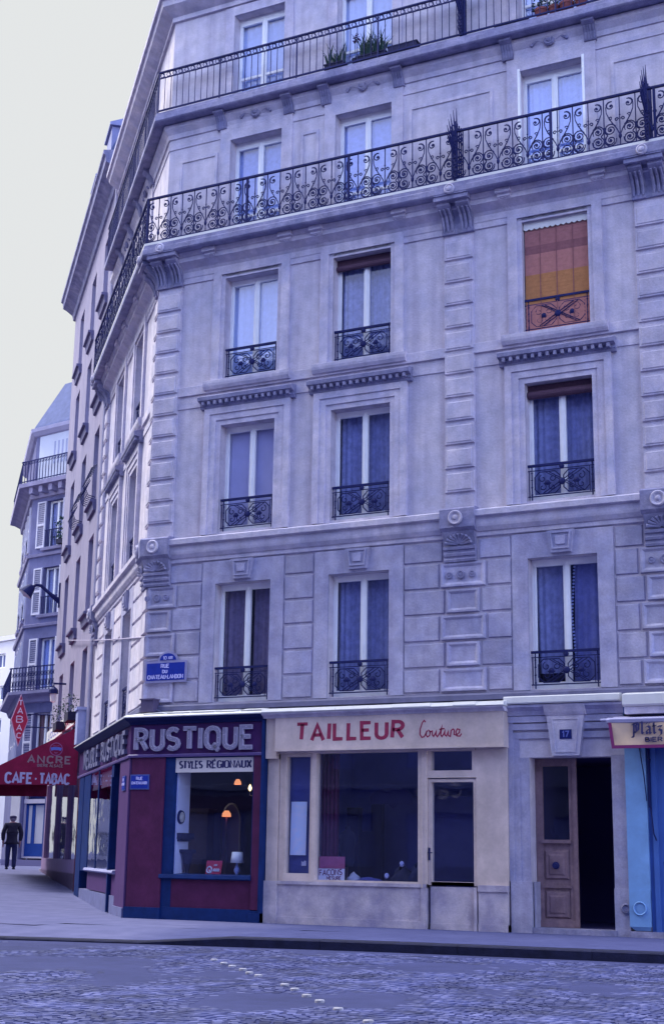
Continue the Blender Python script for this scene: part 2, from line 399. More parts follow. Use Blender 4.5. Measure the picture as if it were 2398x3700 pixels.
def text(mb, txt, u0, u1, z0, h, p0, p1, w, wv=None, gap=.22, slope=0.0):
    """writes txt between u0 and u1; z0 the baseline, h the height"""
    g, tw = lay(txt, gap); k = (u1-u0)/tw
    for ch, x, sts in g:
        for st in sts:
            mb.ribbon([(u0+(x+a)*k, z0+b*h+slope*((x+a)*k)) for a, b in st], w, p0, p1, wv=wv)

def sweep(mb, prof, u_right, s_left):
    """closed profile [(p,z)] run along the front wall, round the corner and along the side wall"""
    n = len(prof); k = 0.438
    A = [(u_right, -p, z) for p, z in prof]
    B = [(XC-k*p, -p, z) for p, z in prof]
    E = [SIDE(-s_left, p, z) for p, z in prof]
    T0 = mb.T; mb.T = WORLD
    F = [list(range(n)), list(range(2*n, 3*n))]
    for o in (0, n):
        F += [(o+i, o+(i+1)%n, o+n+(i+1)%n, o+n+i) for i in range(n)]
    mb.add(A+B+E, F); mb.T = T0
def wall_holes(mb, u0, u1, z0, z1, holes, depth, reveal=True, p=0.0):
    us = sorted({u0, u1, *[h[0] for h in holes], *[h[1] for h in holes]})
    zs = sorted({z0, z1, *[h[2] for h in holes], *[h[3] for h in holes]})
    us = [u for u in us if u0 <= u <= u1]; zs = [z for z in zs if z0 <= z <= z1]
    for i in range(len(us)-1):
        for j in range(len(zs)-1):
            cu, cz = (us[i]+us[i+1])/2, (zs[j]+zs[j+1])/2
            if any(h[0] < cu < h[1] and h[2] < cz < h[3] for h in holes): continue
            mb.poly((us[i],p,zs[j]), (us[i+1],p,zs[j]), (us[i+1],p,zs[j+1]), (us[i],p,zs[j+1]))
    if reveal:
        for a, b, c, d in holes:
            mb.poly((a,p,c),(a,p,d),(a,p-depth,d),(a,p-depth,c)); mb.poly((b,p,c),(b,p,d),(b,p-depth,d),(b,p-depth,c))
            mb.poly((a,p,d),(b,p,d),(b,p-depth,d),(a,p-depth,d)); mb.poly((a,p,c),(b,p,c),(b,p-depth,c),(a,p-depth,c))
def spiral(cx, cz, r0, r1, a0, turns, n=16):
    return [(cx+(r0+(r1-r0)*i/(n-1))*math.cos(R(a0)+2*PI*turns*i/(n-1)), cz+(r0+(r1-r0)*i/(n-1))*math.sin(R(a0)+2*PI*turns*i/(n-1))) for i in range(n)]

# ================================================================== the ground
def ground_z(x, y):
    s = (x-XC)*DX + y*DY
    return 0.0 if y < -60 else max(0.0, min(0.56, (s-3.0)*0.034))
KERB = [(40,-0.4), (-4.7,-3.52), (-9.24,-3.90), (-10.75,-4.30), (-12.15,-4.52), (-14.2,-5.03), (-16.6,-5.55), (-18.6,-5.35), (-20.0,-3.9), (-20.6,-2.0), (-22.6,0.25), (-33.5,12.1), (-40,19.2), (-48.5,28.3), (-62,43)]
def kerb_h(x):      # the kerb is dropped for the crossing left of x = -12
    t = max(0, min(1, (x+12.1)/1.3)); t = t*t*(3-2*t)
    return 0.035+0.095*t
def build_ground():
    # road: one sheet to the horizon with finer cells near the camera
    xs = [-900,-400,-200,-120,-80]+[-60+2*i for i in range(41)]+[40,80,200,400,900]
    ys = [-900,-400,-200,-100,-60,-40,-30,-24]+[-20+1.0*i for i in range(60)]+[60,90,150,300,600,1200]
    mb = MB()
    pts = [(x, y, ground_z(x, y)-0.135) for y in ys for x in xs]; n = len(xs)
    mb.add(pts, [(j*n+i, j*n+i+1, (j+1)*n+i+1, (j+1)*n+i) for j in range(len(ys)-1) for i in range(n-1)])
    o = mb.build('road', road_material(), smooth=True); struct(o)
    # pavement: from the kerb back under the buildings
    mb = MB(); dens = []
    for (x0,y0),(x1,y1) in zip(KERB[:-1], KERB[1:]):
        m = max(1, int(math.hypot(x1-x0, y1-y0)/0.8)); m = min(m, 30)
        dens += [(x0+(x1-x0)*i/m, y0+(y1-y0)*i/m) for i in range(m)]
    dens.append(KERB[-1])
    sm = []
    for i in range(len(dens)):
        a = dens[max(0,i-1)]; b = dens[min(len(dens)-1,i+1)]; c = dens[i]
        sm.append((c[0]*.5+(a[0]+b[0])*.25, c[1]*.5+(a[1]+b[1])*.25))
    dens = sm
    N_ACROSS = 6; rows = []
    for i, (x, y) in enumerate(dens):
        a = dens[max(0,i-1)]; b = dens[min(len(dens)-1,i+1)]
        tx, ty = b[0]-a[0], b[1]-a[1]; l = math.hypot(tx,ty); tx/=l; ty/=l
        nx, ny = ty, -tx               # inwards (the path runs leftwards)
        edge = kerb_h(x)
        row = []
        for k in range(N_ACROSS):
            d = [0.30,0.45,0.7,1.1,1.6,2.2][k]
            fade = min(1, (d-0.30)/1.6)
            zz = ground_z(x+nx*d, y+ny*d) - (0.135-edge)*(1-fade) + 0.004
            row.append((x+nx*d, y+ny*d, zz))
        rows.append(row)
    pts = [p for r in rows for p in r]
    mb.add(pts, [(i*N_ACROSS+k, i*N_ACROSS+k+1, (i+1)*N_ACROSS+k+1, (i+1)*N_ACROSS+k) for i in range(len(rows)-1) for k in range(N_ACROSS-1)])
    def inside(x, y):
        best = 1e9; side = 0
        for (ax,ay),(bx,by) in zip(KERB[:-1], KERB[1:]):
            vx, vy = bx-ax, by-ay; u = max(0,min(1,((x-ax)*vx+(y-ay)*vy)/(vx*vx+vy*vy)))
            dd = math.hypot(x-ax-u*vx, y-ay-u*vy)
            if dd < best: best = dd; side = 1 if (vy*(x-ax)-vx*(y-ay)) > 0 else -1
        return best*side
    st = 0.8; gx = [-46+st*i for i in range(62)]; gy = [-5+st*j for j in range(48)]
    ok = {}; 
    for i, x in enumerate(gx):
        for j, y in enumerate(gy): ok[(i,j)] = inside(x, y) > 1.55
    for i in range(len(gx)-1):
        for j in range(len(gy)-1):
            if all(ok[q] for q in ((i,j),(i+1,j),(i+1,j+1),(i,j+1))):
                mb.add([(gx[a], gy[b], ground_z(gx[a],gy[b])+0.001) for a,b in ((i,j),(i+1,j),(i+1,j+1),(i,j+1))], [(0,1,2,3)])
    struct(mb.build('pavement', pave_material(), smooth=True))
    # kerb stones
    mb = MB(); run = 0
    for i in range(len(dens)-1):
        (x0,y0),(x1,y1) = dens[i], dens[i+1]
        l = math.hypot(x1-x0,y1-y0); tx,ty=(x1-x0)/l,(y1-y0)/l; nx,ny=ty,-tx
        g = 0.006 if i % 2 else 0.0
        for (xa,ya,xb,yb) in [(x0+tx*g,y0+ty*g,x1,y1)]:
            h0, h1 = kerb_h(xa), kerb_h(xb); b0, b1 = ground_z(xa,ya)-0.135, ground_z(xb,yb)-0.135
            q = []
            for (px,py,h,b) in ((xa,ya,h0,b0),(xb,yb,h1,b1)):
                q += [(px,py,b-0.2),(px,py,b+h-0.018),(px+nx*0.02,py+ny*0.02,b+h),(px+nx*0.301,py+ny*0.301,b+h+0.003),(px+nx*0.301,py+ny*0.301,b-0.2)]
            mb.add(q, [(0,1,2,3,4),(5,6,7,8,9),(0,1,6,5),(1,2,7,6),(2,3,8,7),(3,4,9,8)])
    struct(mb.build('kerb', mat('granite kerb', (0.016,0.018,0.055), 0.85, 0.45, 6, bump=0.3, bscale=30, spec=0.2)))
    # worn paving setts laid in fans across the carriageway
    setts()
    # gutter band of smoother stone along the kerb
def road_material():
    m = mat('worn asphalt', (0.044,0.050,0.146), 0.85, 0.4, 0.9, grain=.12, col2=(0.030,0.035,0.110), bump=0.4, bscale=60, spec=0.2)
    return m
def pave_material():
    """asphalt, painted paler leftwards: the wider skylight round the corner put into the colour"""
    m = mat('pavement asphalt', (0.074,0.081,0.200), 0.9, 0.22, 0.7, bump=0.25, bscale=70, spec=0.12, col2=(0.054,0.060,0.162), grain=.10)
    nt = m.node_tree; N = nt.nodes; L = nt.links; b = N['Principled BSDF']
    old = b.inputs['Base Color'].links[0].from_socket
    geo = N.new('ShaderNodeNewGeometry'); sp = N.new('ShaderNodeSeparateXYZ'); L.new(geo.outputs['Position'], sp.inputs[0])
    nz = N.new('ShaderNodeTexNoise'); nz.inputs['Scale'].default_value = 0.8; nz.inputs['Detail'].default_value = 6
    L.new(geo.outputs['Position'], nz.inputs['Vector'])
    ad = N.new('ShaderNodeMath'); ad.operation = 'MULTIPLY_ADD'; ad.inputs[1].default_value = 3.0
    L.new(nz.outputs['Fac'], ad.inputs[0]); L.new(sp.outputs['X'], ad.inputs[2])
    mr = N.new('ShaderNodeMapRange'); mr.inputs['From Min'].default_value = -9.5; mr.inputs['From Max'].default_value = -11.6
    mr.inputs['To Min'].default_value = 0.0; mr.inputs['To Max'].default_value = 0.85
    L.new(ad.outputs[0], mr.inputs['Value'])
    n2 = N.new('ShaderNodeTexNoise'); n2.inputs['Scale'].default_value = 2.4; n2.inputs['Detail'].default_value = 7
    L.new(geo.outputs['Position'], n2.inputs['Vector'])
    cr = N.new('ShaderNodeValToRGB'); e = cr.color_ramp.elements
    e[0].position = .35; e[0].color = (0.112,0.114,0.225,1); e[1].position = .65; e[1].color = (0.145,0.146,0.272,1)  # paler tones painted in for the extra skylight on the left
    L.new(n2.outputs['Fac'], cr.inputs[0])
    sc = N.new('ShaderNodeMix'); sc.data_type = 'RGBA'; L.new(mr.outputs[0], sc.inputs[0]); L.new(old, sc.inputs[6]); L.new(cr.outputs[0], sc.inputs[7])
    L.new(sc.outputs[2], b.inputs['Base Color'])
    return m
def sett_material():
    m = bpy.data.materials.new('granite setts'); m.use_nodes = True
    nt = m.node_tree; N = nt.nodes; L = nt.links; b = N['Principled BSDF']
    geo = N.new('ShaderNodeNewGeometry')
    cr = N.new('ShaderNodeValToRGB'); e = cr.color_ramp.elements
    e[0].position = 0.0; e[0].color = (0.034,0.039,0.118,1); e[1].position = 1.0; e[1].color = (0.098,0.104,0.225,1)
    k = cr.color_ramp.elements.new(0.55); k.color = (0.050,0.056,0.150,1)
    L.new(geo.outputs['Random Per Island'], cr.inputs[0])
    nz = N.new('ShaderNodeTexNoise'); nz.inputs['Scale'].default_value = 2.2; nz.inputs['Detail'].default_value = 5
    L.new(geo.outputs['Position'], nz.inputs['Vector'])
    mr = N.new('ShaderNodeMapRange'); mr.inputs['From Min'].default_value = .35; mr.inputs['From Max'].default_value = .65
    mr.inputs['To Min'].default_value = 0.65; mr.inputs['To Max'].default_value = 1.55
    L.new(nz.outputs['Fac'], mr.inputs['Value'])
    mx = N.new('ShaderNodeVectorMath'); mx.operation = 'SCALE'
    L.new(cr.outputs[0], mx.inputs[0]); L.new(mr.outputs[0], mx.inputs['Scale'])
    L.new(mx.outputs[0], b.inputs['Base Color'])
    b.inputs['Roughness'].default_value = 0.7; b.inputs['Specular IOR Level'].default_value = 0.25
    return m
def setts():
    rnd = random.Random(3); mb = MB()
    pitch = 0.102; span = 1.30
    y = -13.6
    def low(x, y):   # patches where tar has filled the joints and buried the stones
        v = math.sin(x*0.9+1.3)*math.sin(y*1.4+0.4)+0.6*math.sin(x*2.1-y*1.1)+0.35*math.sin(x*4.3+y*2.7)
        v -= max(0, (-7.4-x)*0.34)*max(0,min(1,(-y-6.6)/2.0)) + max(0,(-9.5-x)*.12) - .25
        return v
    x0, x1 = -16.5, 1.5
    row = 0
    while y < -4.2:
        x = x0
        while x < x1:
            w = pitch*rnd.uniform(0.82,1.05)
            ph = ((x-x0)/span) % 1.0
            yy = y + 0.42*math.sin(PI*ph)**1.0 + rnd.uniform(-.012,.012)
            sl = 0.42*PI/span*math.cos(PI*ph)
            # keep clear of the kerb
            kx = None
            for (ax,ay),(bx,by) in zip(KERB[:-1],KERB[1:]):
                if min(ax,bx) <= x <= max(ax,bx) and ay < 0 and by < 0: kx = ay+(by-ay)*(x-ax)/(bx-ax); break
            if kx is not None and yy < kx-0.42:
                lv = low(x, yy)
                h = 0.0045 + max(-0.02, min(0.002, lv*0.008)) + rnd.uniform(-.0025,.0025)
                if h > 0.001:
                    g = pitch*0.42; a = math.atan(sl)*0.8; ca, sa = math.cos(a), math.sin(a)
                    zb = ground_z(x,yy)-0.150; zt = ground_z(x,yy)-0.135+h
                    tx, ty = rnd.uniform(-.018,.018), rnd.uniform(-.018,.018)
                    base = []; top = []
                    for cx, cy in ((-1,-1),(1,-1),(1,1),(-1,1)):
                        px, py = cx*w*.46, cy*g
                        base.append((x+px*ca-py*sa, yy+px*sa+py*ca, zb))
                        px, py = cx*w*.40, cy*g*.88
                        top.append((x+px*ca-py*sa, yy+px*sa+py*ca, zt+px*tx+py*ty))
                    mb.add(base+top, [(4,5,6,7),(0,1,5,4),(1,2,6,5),(2,3,7,6),(3,0,4,7)])
            x += w
        y += pitch*0.97; row += 1
    o = mb.build('setts', sett_material()); o['kind'] = 'structure'

# ================================================================== corner building
UR = -1.5                      # right end of the built front
SL = 8.4                       # length of the side wall
COLS = [(-13.72,-12.54), (-11.35,-10.155), (-7.60,-6.40)]
SCOLS = [(-3.40,-2.22), (-6.30,-5.12)]
F1, F2, F3, F4, F5 = (3.86,6.07), (7.07,9.17), (10.10,12.20), (13.05,15.20), (16.08,18.03)
PILS = [-15.0, -8.80, -5.29]   # front pilaster centres

def corner_building():
    B = thing('corner_building', 'tall pale stone corner apartment building with two iron balconies, standing above the shops', 'building', (XC,0.5,0))
    # walls with openings, front and side
    mb = MB(FRONT)
    holes = [(a,b,*f) for a,b in COLS for f in (F1,F2,F3,F4,F5)]
    wall_holes(mb, XC, UR, 3.5, 18.4, holes, 0.26)
    mb.T = SIDE
    wall_holes(mb, -SL, 0, 3.5, 18.4, [(a,b,*f) for a,b in SCOLS for f in (F1,F2,F3,F4,F5)], 0.26)
    mb.poly((-SL,0,0),(-SL,-6,0),(-SL,-6,18.4),(-SL,0,18.4))
    mb.T = FRONT
    mb.poly((UR,0,3.5),(UR,-6,3.5),(UR,-6,18.4),(UR,0,18.4))
    # masonry round the doorway at street level
    wall_holes(mb, -7.99, -6.04, 0, 3.5, [(-7.64,-6.27,0.0,2.755)], 0.30)
    mb.build('wall', STONE, B)
    # unlit rooms behind
    mb = MB(FRONT)
    mb.poly((XC-0.3,-0.75,3.66),(UR,-0.75,3.66),(UR,-0.75,18.4),(XC-0.3,-0.75,18.4))
    mb.T = SIDE
    mb.poly((-SL,-0.75,3.66),(0.3,-0.75,3.66),(0.3,-0.75,18.4),(-SL,-0.75,18.4))
    mb.T = WORLD
    for z in (3.66, 6.6, 9.6, 12.7, 15.8, 18.39):
        P = [(UR,0.02), (XC+.02,0.02), (XC+DX*SL-NX*0.02, DY*SL-NY*0.02), (XC+DX*SL-NX*0.9, DY*SL-NY*0.9), (XC+.45,0.9), (UR,0.9)]
        mb.add([(x,y,z) for x,y in P], [list(range(6))])
    mb.build('inner_wall', DARK, B)
    # storey mouldings that wrap the corner
    mb = MB()
    sweep(mb, [(-.02,6.50),(.05,6.53),(.05,6.60),(.075,6.61),(.12,6.68),(.13,6.72),(.13,6.84),(.20,6.86),(.20,6.955),(.17,6.975),(-.02,7.03)], UR, SL)
    mb.build('cornice', STONE_TRIM, B)
    mb = MB()
    sweep(mb, [(-.02,3.70),(.10,3.72),(.10,3.80),(.07,3.83),(-.02,3.855)], UR, SL)
    mb.build('ledge', ZINC_DK, B)
    mb = MB()
    sweep(mb, [(-.02,9.86),(.045,9.865),(.045,10.04),(-.02,10.07)], UR, SL)
    sweep(mb, [(-.02,9.60),(.02,9.605),(.02,9.72),(-.02,9.73)], UR, SL)
    mb.build('string_course', STONE_TRIM, B)
    mb = MB()
    sweep(mb, [(-.02,12.23),(.03,12.235),(.03,12.34),(.045,12.36),(.045,12.47),(.08,12.52),(.20,12.60),(.235,12.62),(.235,12.71),(.26,12.72),(.30,12.80),(-.02,12.80)], UR, SL)
    mb.build('balcony_moulding', STONE_TRIM, B)
    mb = MB()
    sweep(mb, [(-.02,12.805),(.46,12.805),(.485,12.83),(.485,12.93),(.46,12.95),(.46,13.02),(-.02,13.03)], UR, SL)
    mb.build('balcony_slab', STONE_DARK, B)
    mb = MB()
    sweep(mb, [(.355,13.025),(.455,13.025),(.455,13.075),(.355,13.075)], UR, SL)
    mb.build('balcony_kerb', ZINC, B)
    mb = MB()
    sweep(mb, [(-.02,15.28),(.02,15.285),(.02,15.36),(-.02,15.37)], UR, SL)
    sweep(mb, [(-.02,15.52),(.03,15.525),(.05,15.62),(.13,15.72),(.14,15.80),(-.02,15.815)], UR, SL)
    mb.build('upper_moulding', STONE_TRIM, B)
    mb = MB()
    sweep(mb, [(-.02,15.82),(.335,15.82),(.36,15.845),(.36,15.95),(.335,15.97),(.335,16.02),(-.02,16.03)], UR, 7.9)
    mb.build('balcony_slab', STONE_DARK, B)
    mb = MB()
    sweep(mb, [(-.02,18.25),(.06,18.26),(.06,18.36),(.16,18.42),(.30,18.52),(.32,18.64),(.38,18.66),(.38,18.78),(-.02,18.90)], UR, SL)
    mb.build('top_cornice', STONE_TRIM, B)
    mb = MB()
    sweep(mb, [(.10,18.80),(.12,18.86),(-0.9,20.9),(-4.0,21.6),(-4.0,18.80)], UR, SL)
    mb.build('roof', SLATE, B)
    # level-1 rusticated blocks
    front_blocks(B); side_blocks(B)
    for c in PILS: pilaster(B, FRONT, c)
    pilaster(B, SIDE, -0.27, half=0.25)
    pilaster(B, SIDE, -SL+0.30, half=0.27)
    # windows
    st = {}
    kinds = {(0,0):'brown', (1,0):'dusk', (2,0):'lace', (0,1):'shut', (1,1):'dusk', (2,1):'roll', (0,2):'white', (1,2):'roll', (2,2):'awning',
             (0,3):'sky', (1,3):'sky', (2,3):'pale', (0,4):'net', (1,4):'net', (2,4):'net'}
    for ci, (a,b) in enumerate(COLS):
        for fi, f in enumerate((F1,F2,F3,F4,F5)):
            window(B, FRONT, a, b, f[0], f[1], fi, kinds[(ci,fi)])
            surround(B, FRONT, a, b, f[0], f[1], fi)
    for ci, (a,b) in enumerate(SCOLS):
        for fi, f in enumerate((F1,F2,F3,F4,F5)):
            window(B, SIDE, a, b, f[0], f[1], fi, 'dusk')
            surround(B, SIDE, a, b, f[0], f[1], fi)
    balcony_ironwork(B)
    upper_ironwork(B)
    entrance(B)
    # raised panels of the balcony storey
    for u0,u1 in ((-14.92,-14.02),(-12.12,-11.72),(-9.80,-8.12),(-5.90,-4.3)):
        mb = MB(FRONT)
        for q in ((u0,u1,13.2,13.26),(u0,u1,14.94,15.0),(u0,u0+.06,13.26,14.94),(u1-.06,u1,13.26,14.94)):
            mb.box(q[0],q[1],-.02,.022,q[2],q[3])
        mb.build('wall_panel', STONE_TRIM, B)
    return B

def block(mb, u0, u1, z0, z1, p, ch=0.022, g=0.014):
    mb.frustum((u0+g,u1-g,z0+g,z1-g), -0.01, (u0+g+ch,u1-g-ch,z0+g+ch,z1-g-ch), p)
ROWS = [3.86, 4.29, 4.74, 5.205, 5.655, 6.12, 6.50]
def front_blocks(B):
    # one part per stretch of wall between the window surrounds
    def run(f):
        mb = MB(FRONT)
        for i,(z0,z1) in enumerate(zip(ROWS[:-1], ROWS[1:])): f(mb, i, z0, z1, i % 2 == 0)
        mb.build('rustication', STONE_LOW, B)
    run(lambda mb,i,z0,z1,w: block(mb, -12.26, -11.64, z0, z1, .034))
    def mid(mb,i,z0,z1,w):
        pl, pr = (-9.12,-8.48) if i == 5 else (-9.19,-8.34) if w else (-9.09,-8.45)
        block(mb, -9.89, pl, z0, z1, .034); block(mb, pr, -7.88, z0, z1, .034)
        if i < 5: panel_block(mb, FRONT, (pl, pr), z0, z1)
    run(mid)
    def right(mb,i,z0,z1,w):
        pl, pr = (-5.61,-4.97) if i == 5 else (-5.71,-4.86) if w else (-5.61,-4.97)
        block(mb, -6.12, pl, z0, z1, .034); block(mb, pr, -4.0, z0, z1, .034)
        if i < 5: panel_block(mb, FRONT, (pl, pr), z0, z1)
    run(right)
    def left(mb,i,z0,z1,w):
        cr = -14.74 if i == 5 else -14.555 if w else -14.66
        block(mb, cr, -14.0, z0, z1, .034)
        if i < 5: panel_block(mb, FRONT, (-15.23, cr), z0, z1)
    run(left)
def panel_block(mb, T, uu, z0, z1):
    mb.T = T; u0, u1 = uu
    q = lambda d: (u0+d, u1-d, z0+d, z1-d)
    mb.frustum(q(.012), -.01, q(.028), .06, cap=False)
    mb.frustum(q(.028), .06, q(.062), .06, cap=False)
    mb.frustum(q(.062), .06, q(.100), .030)
    mb.T = FRONT
def side_blocks(B):
    for a,b in [(-1.95,-0.55),(-4.85,-3.67),(-SL+.6,-6.57)]:
        mb = MB(SIDE)
        for z0,z1 in zip(ROWS[:-1], ROWS[1:]):
            block(mb, a, b, z0, z1, .034)
            if b == -0.55: block(mb, -0.55, 0.02, z0, z1, .06)
        mb.build('rustication', STONE, B)

def pilaster(B, T, c, half=0.29):
    """banded pilaster with the shell console at first floor and the big double console under the balcony"""
    h = half
    mb = MB(T)
    zs = [7.03,7.31] + [7.31+0.436*i for i in range(1,12)]
    for z0,z1 in zip(zs[:-1], zs[1:]):
        mb.frustum((c-h+.004,c+h-.004,z0+.020,z1-.020), -.01, (c-h+.024,c+h-.024,z0+.040,z1-.040), .075)
        if z1-z0 > .3:
            mb.frustum((c-h+.055,c+h-.055,z0+.065,z1-.065), .0752, (c-h+.068,c+h-.068,z0+.078,z1-.078), .088)
    mb.box(c-h+.012, c+h-.012, -.01, .035, 7.0, 12.2)
    mb.build('pilaster', STONE_TRIM, B)
    # shell console under the first cornice
    mb = MB(T); w = h+.03
    mb.prism_u([(-.01,6.62),(.16,6.62),(.225,6.68),(.235,7.0),(.20,7.035),(-.01,7.06)], c-w, c+w)
    mb.prism_u([(-.01,6.10),(.085,6.10),(.10,6.14),(.085,6.16),(.085,6.19),(.11,6.20),(.12,6.24),(.10,6.26),(.10,6.30),(.13,6.31),(.135,6.36),(.09,6.38),(.12,6.50),(.17,6.62),(-.01,6.62)], c-h, c+h)
    for k in range(9):                                       # shell flutes
        a = R(12+156*k/8); r = h*.86
        mb.tube([(c+math.cos(a)*.03,.115,6.385+math.sin(a)*.02),(c+math.cos(a)*r*.55,.13,6.385+math.sin(a)*r*.5),(c+math.cos(a)*r,.17,6.385+math.sin(a)*r*.75)], [.010,.022,.030], 6)
    mb.build('shell_console', STONE_DARK, B)
    mb = MB(T)
    mb.disc(c-.02, 6.845, [(.13,.22),(.13,.26),(.115,.275),(.085,.265),(.08,.25),(.05,.25),(.03,.275),(.001,.28)], 20)
    mb.build('rosette', STONE_TRIM, B)
    if T is FRONT:
        mb = MB(T)
        for dx_, rr in ((-.21,.062),(0,.078),(.21,.062)):
            mb.disc(c+dx_, 5.88, [(rr,.037),(rr,.06),(rr*.7,.068),(rr*.55,.055),(rr*.3,.062),(.001,.066)], 12)
        mb.build('rosette', STONE_DARK, B)
    # double scroll console carrying the balcony
    mb = MB(T); h2 = h+.01
    prof = [(-.01,12.20),(.09,12.20),(.10,12.24),(.085,12.30),(.10,12.40),(.17,12.52),(.30,12.61),(.37,12.66),(.37,12.72),(-.01,12.72)]
    for a,b in ((c-h2,c-.055),(c+.055,c+h2)):
        mb.prism_u(prof, a, b)
        for k in range(3):                                   # acanthus ribs
            u = a+(b-a)*(k+.5)/3
            mb.tube([(u,.105,12.25),(u,.10,12.32),(u,.125,12.40),(u,.20,12.52),(u,.32,12.60)], [.014,.03,.03,.03,.02], 6)
    mb.prism_u([(p*.72,z) for p,z in prof], c-.055, c+.055)
    mb.box(c-h2-.03, c+h2+.03, .02, .45, 12.72, 12.80)
    mb.box(c-h2-.015, c+h2+.015, .02, .475, 12.80, 12.99)
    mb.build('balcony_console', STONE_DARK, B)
    mb = MB(T)
    mb.disc(c, 12.90, [(.10,.47),(.10,.50),(.08,.52),(.06,.505),(.035,.53),(.001,.535)], 14)
    mb.build('rosette', STONE_TRIM, B)

def arch(mb, a, b, z0, z1, w0, w1, p, top=True):
    """a band of the moulded surround between offsets w0 and w1 from the opening"""
    mb.box(a-w1, a-w0, -.01, p, z0, z1+w1); mb.box(b+w0, b+w1, -.01, p, z0, z1+w1)
    mb.box(a-w0, b+w0, -.01, p, z1+w0, z1+w1)
def surround(B, T, a, b, z0, z1, fi):
    mb = MB(T); c = (a+b)/2
    if fi == 0:
        arch(mb, a, b, z0-.01, z1-.0, 0.0, .275, .034)
        mb.box(a-.275, b+.275, -.01, .034, z1+.275, 6.50)
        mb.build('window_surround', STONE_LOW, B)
        k = MB(T)
        k.add([(c-.175,-.0,6.12),(c+.175,0,6.12),(c+.245,0,6.50),(c-.245,0,6.50),
               (c-.17,.10,6.125),(c+.17,.10,6.125),(c+.24,.10,6.50),(c-.24,.10,6.50)], [(4,5,6,7),(0,1,5,4),(1,2,6,5),(2,3,7,6),(3,0,4,7)])
        q = lambda s,dz: [(c-.17*s-.02*s,6.19+dz),(c+.17*s+.02*s,6.19+dz),(c+.23*s,6.46-dz),(c-.23*s,6.46-dz)]
        k.ribbon(q(.72,.0), .022, .098, .122, closed=True)
        k.prism([(c-.075,6.255),(c+.075,6.255),(c+.09,6.40),(c-.09,6.40)], .098, .125)
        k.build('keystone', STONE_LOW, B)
    elif fi == 1:
        arch(mb, a, b, z0-.05, z1, 0.0, .10, .035); arch(mb, a, b, z0-.05, z1, .10, .225, .06); arch(mb, a, b, z0-.05, z1, .225, .345, .085)
        mb.build('window_surround', STONE_TRIM, B)
        h = MB(T)
        h.prism_u([(-.01,9.515),(.075,9.52),(.085,9.56),(.10,9.57),(.10,9.63),(.20,9.66),(.21,9.73),(.19,9.75),(-.01,9.79)], a-.44, b+.44)
        n = 15
        for i in range(n):
            u = a-.40+(b-a+.80)*(i+.5)/n
            h.box(u-.026,u+.026,.09,.185,9.575,9.645)
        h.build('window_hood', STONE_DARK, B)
    elif fi == 2:
        arch(mb, a, b, z0-.02, z1, 0.0, .085, .03); arch(mb, a, b, z0-.02, z1, .085, .26, .06)
        mb.build('window_surround', STONE_TRIM, B)
        s = MB(T)
        s.prism_u([(-.01,9.90),(.085,9.91),(.12,9.97),(.13,10.02),(.13,10.075),(.10,10.09),(-.26,10.10)], a-.385, b+.325)
        s.build('sill', STONE_TRIM, B)
        for u in (a-.25, b+.27):
            m = MB(T)
            m.prism_u([(-.01,12.50),(.07,12.50),(.09,12.56),(.16,12.60),(.25,12.64),(.28,12.66),(.28,12.715),(-.01,12.715)], u-.12, u+.12)
            m.box(u-.145,u+.145,.0,.335,12.715,12.80)
            for k in range(4):
                x = u-.09+.06*k
                m.tube([(x,.078,12.52),(x,.10,12.565),(x,.17,12.61),(x,.26,12.645)], .014, 5)
            m.build('bracket', STONE_TRIM, B)
    elif fi == 3:
        arch(mb, a, b, 13.03, z1, 0.0, .235, .04)
        mb.box(a-.245,b+.245,-.01,.042,z1+.235,z1+.33)
        mb.build('window_surround', STONE_TRIM, B)
        for u in (a-.20, b+.16):
            m = MB(T)
            m.prism_u([(-.01,15.47),(.07,15.47),(.085,15.52),(.10,15.62),(.17,15.72),(.26,15.77),(.26,15.82),(-.01,15.82)], u-.11, u+.11)
            for k in range(4):
                x = u-.078+.052*k
                m.tube([(x,.075,15.49),(x,.105,15.62),(x,.175,15.725)], .015, 5)
            m.build('bracket', STONE_DARK, B)
        f = MB(T)
        f.disc(c, 15.66, [(.10,.05),(.11,.09),(.085,.12),(.05,.105),(.03,.13),(.001,.135)], 9)
        for sg in (-1,1):
            f.tube([(c+sg*.12,.06,15.66),(c+sg*.22,.08,15.70),(c+sg*.30,.07,15.66),(c+sg*.36,.06,15.70),(c+sg*.42,.05,15.72)], [.02,.03,.035,.02,.02], 6)
            f.disc(c+sg*.33, 15.64, [(.035,.05),(.03,.09),(.001,.10)], 7); f.disc(c+sg*.42, 15.72, [(.04,.05),(.03,.085),(.001,.09)], 7)
        f.build('rosette', STONE_DARK, B)
    else:
        arch(mb, a, b, 16.04, z1, 0.0, .20, .035)
        mb.build('window_surround', STONE_TRIM, B)

def curtain(T, u0, u1, z0, z1, p, amp, n, name, m, parent, drift=0.0, hole=None):
    mb = MB(T); cols = 30; rnd = random.Random(int(abs(u0*100)+z0*10))
    ph = rnd.uniform(0,6); q = []
    for j, z in enumerate((z1, (z0*2+z1)/3, z0)):
        for i in range(cols+1):
            t = i/cols
            q.append((u0+(u1-u0)*t+drift*j*(0.5-t), p+amp*math.sin(ph+2*PI*n*t+.8*math.sin(5*t))*(0.6+.2*j), z))
    w = cols+1
    mb.add(q, [(j*w+i, j*w+i+1, (j+1)*w+i+1, (j+1)*w+i) for j in range(2) for i in range(cols)])
    return mb.build(name, m, parent, smooth=True)

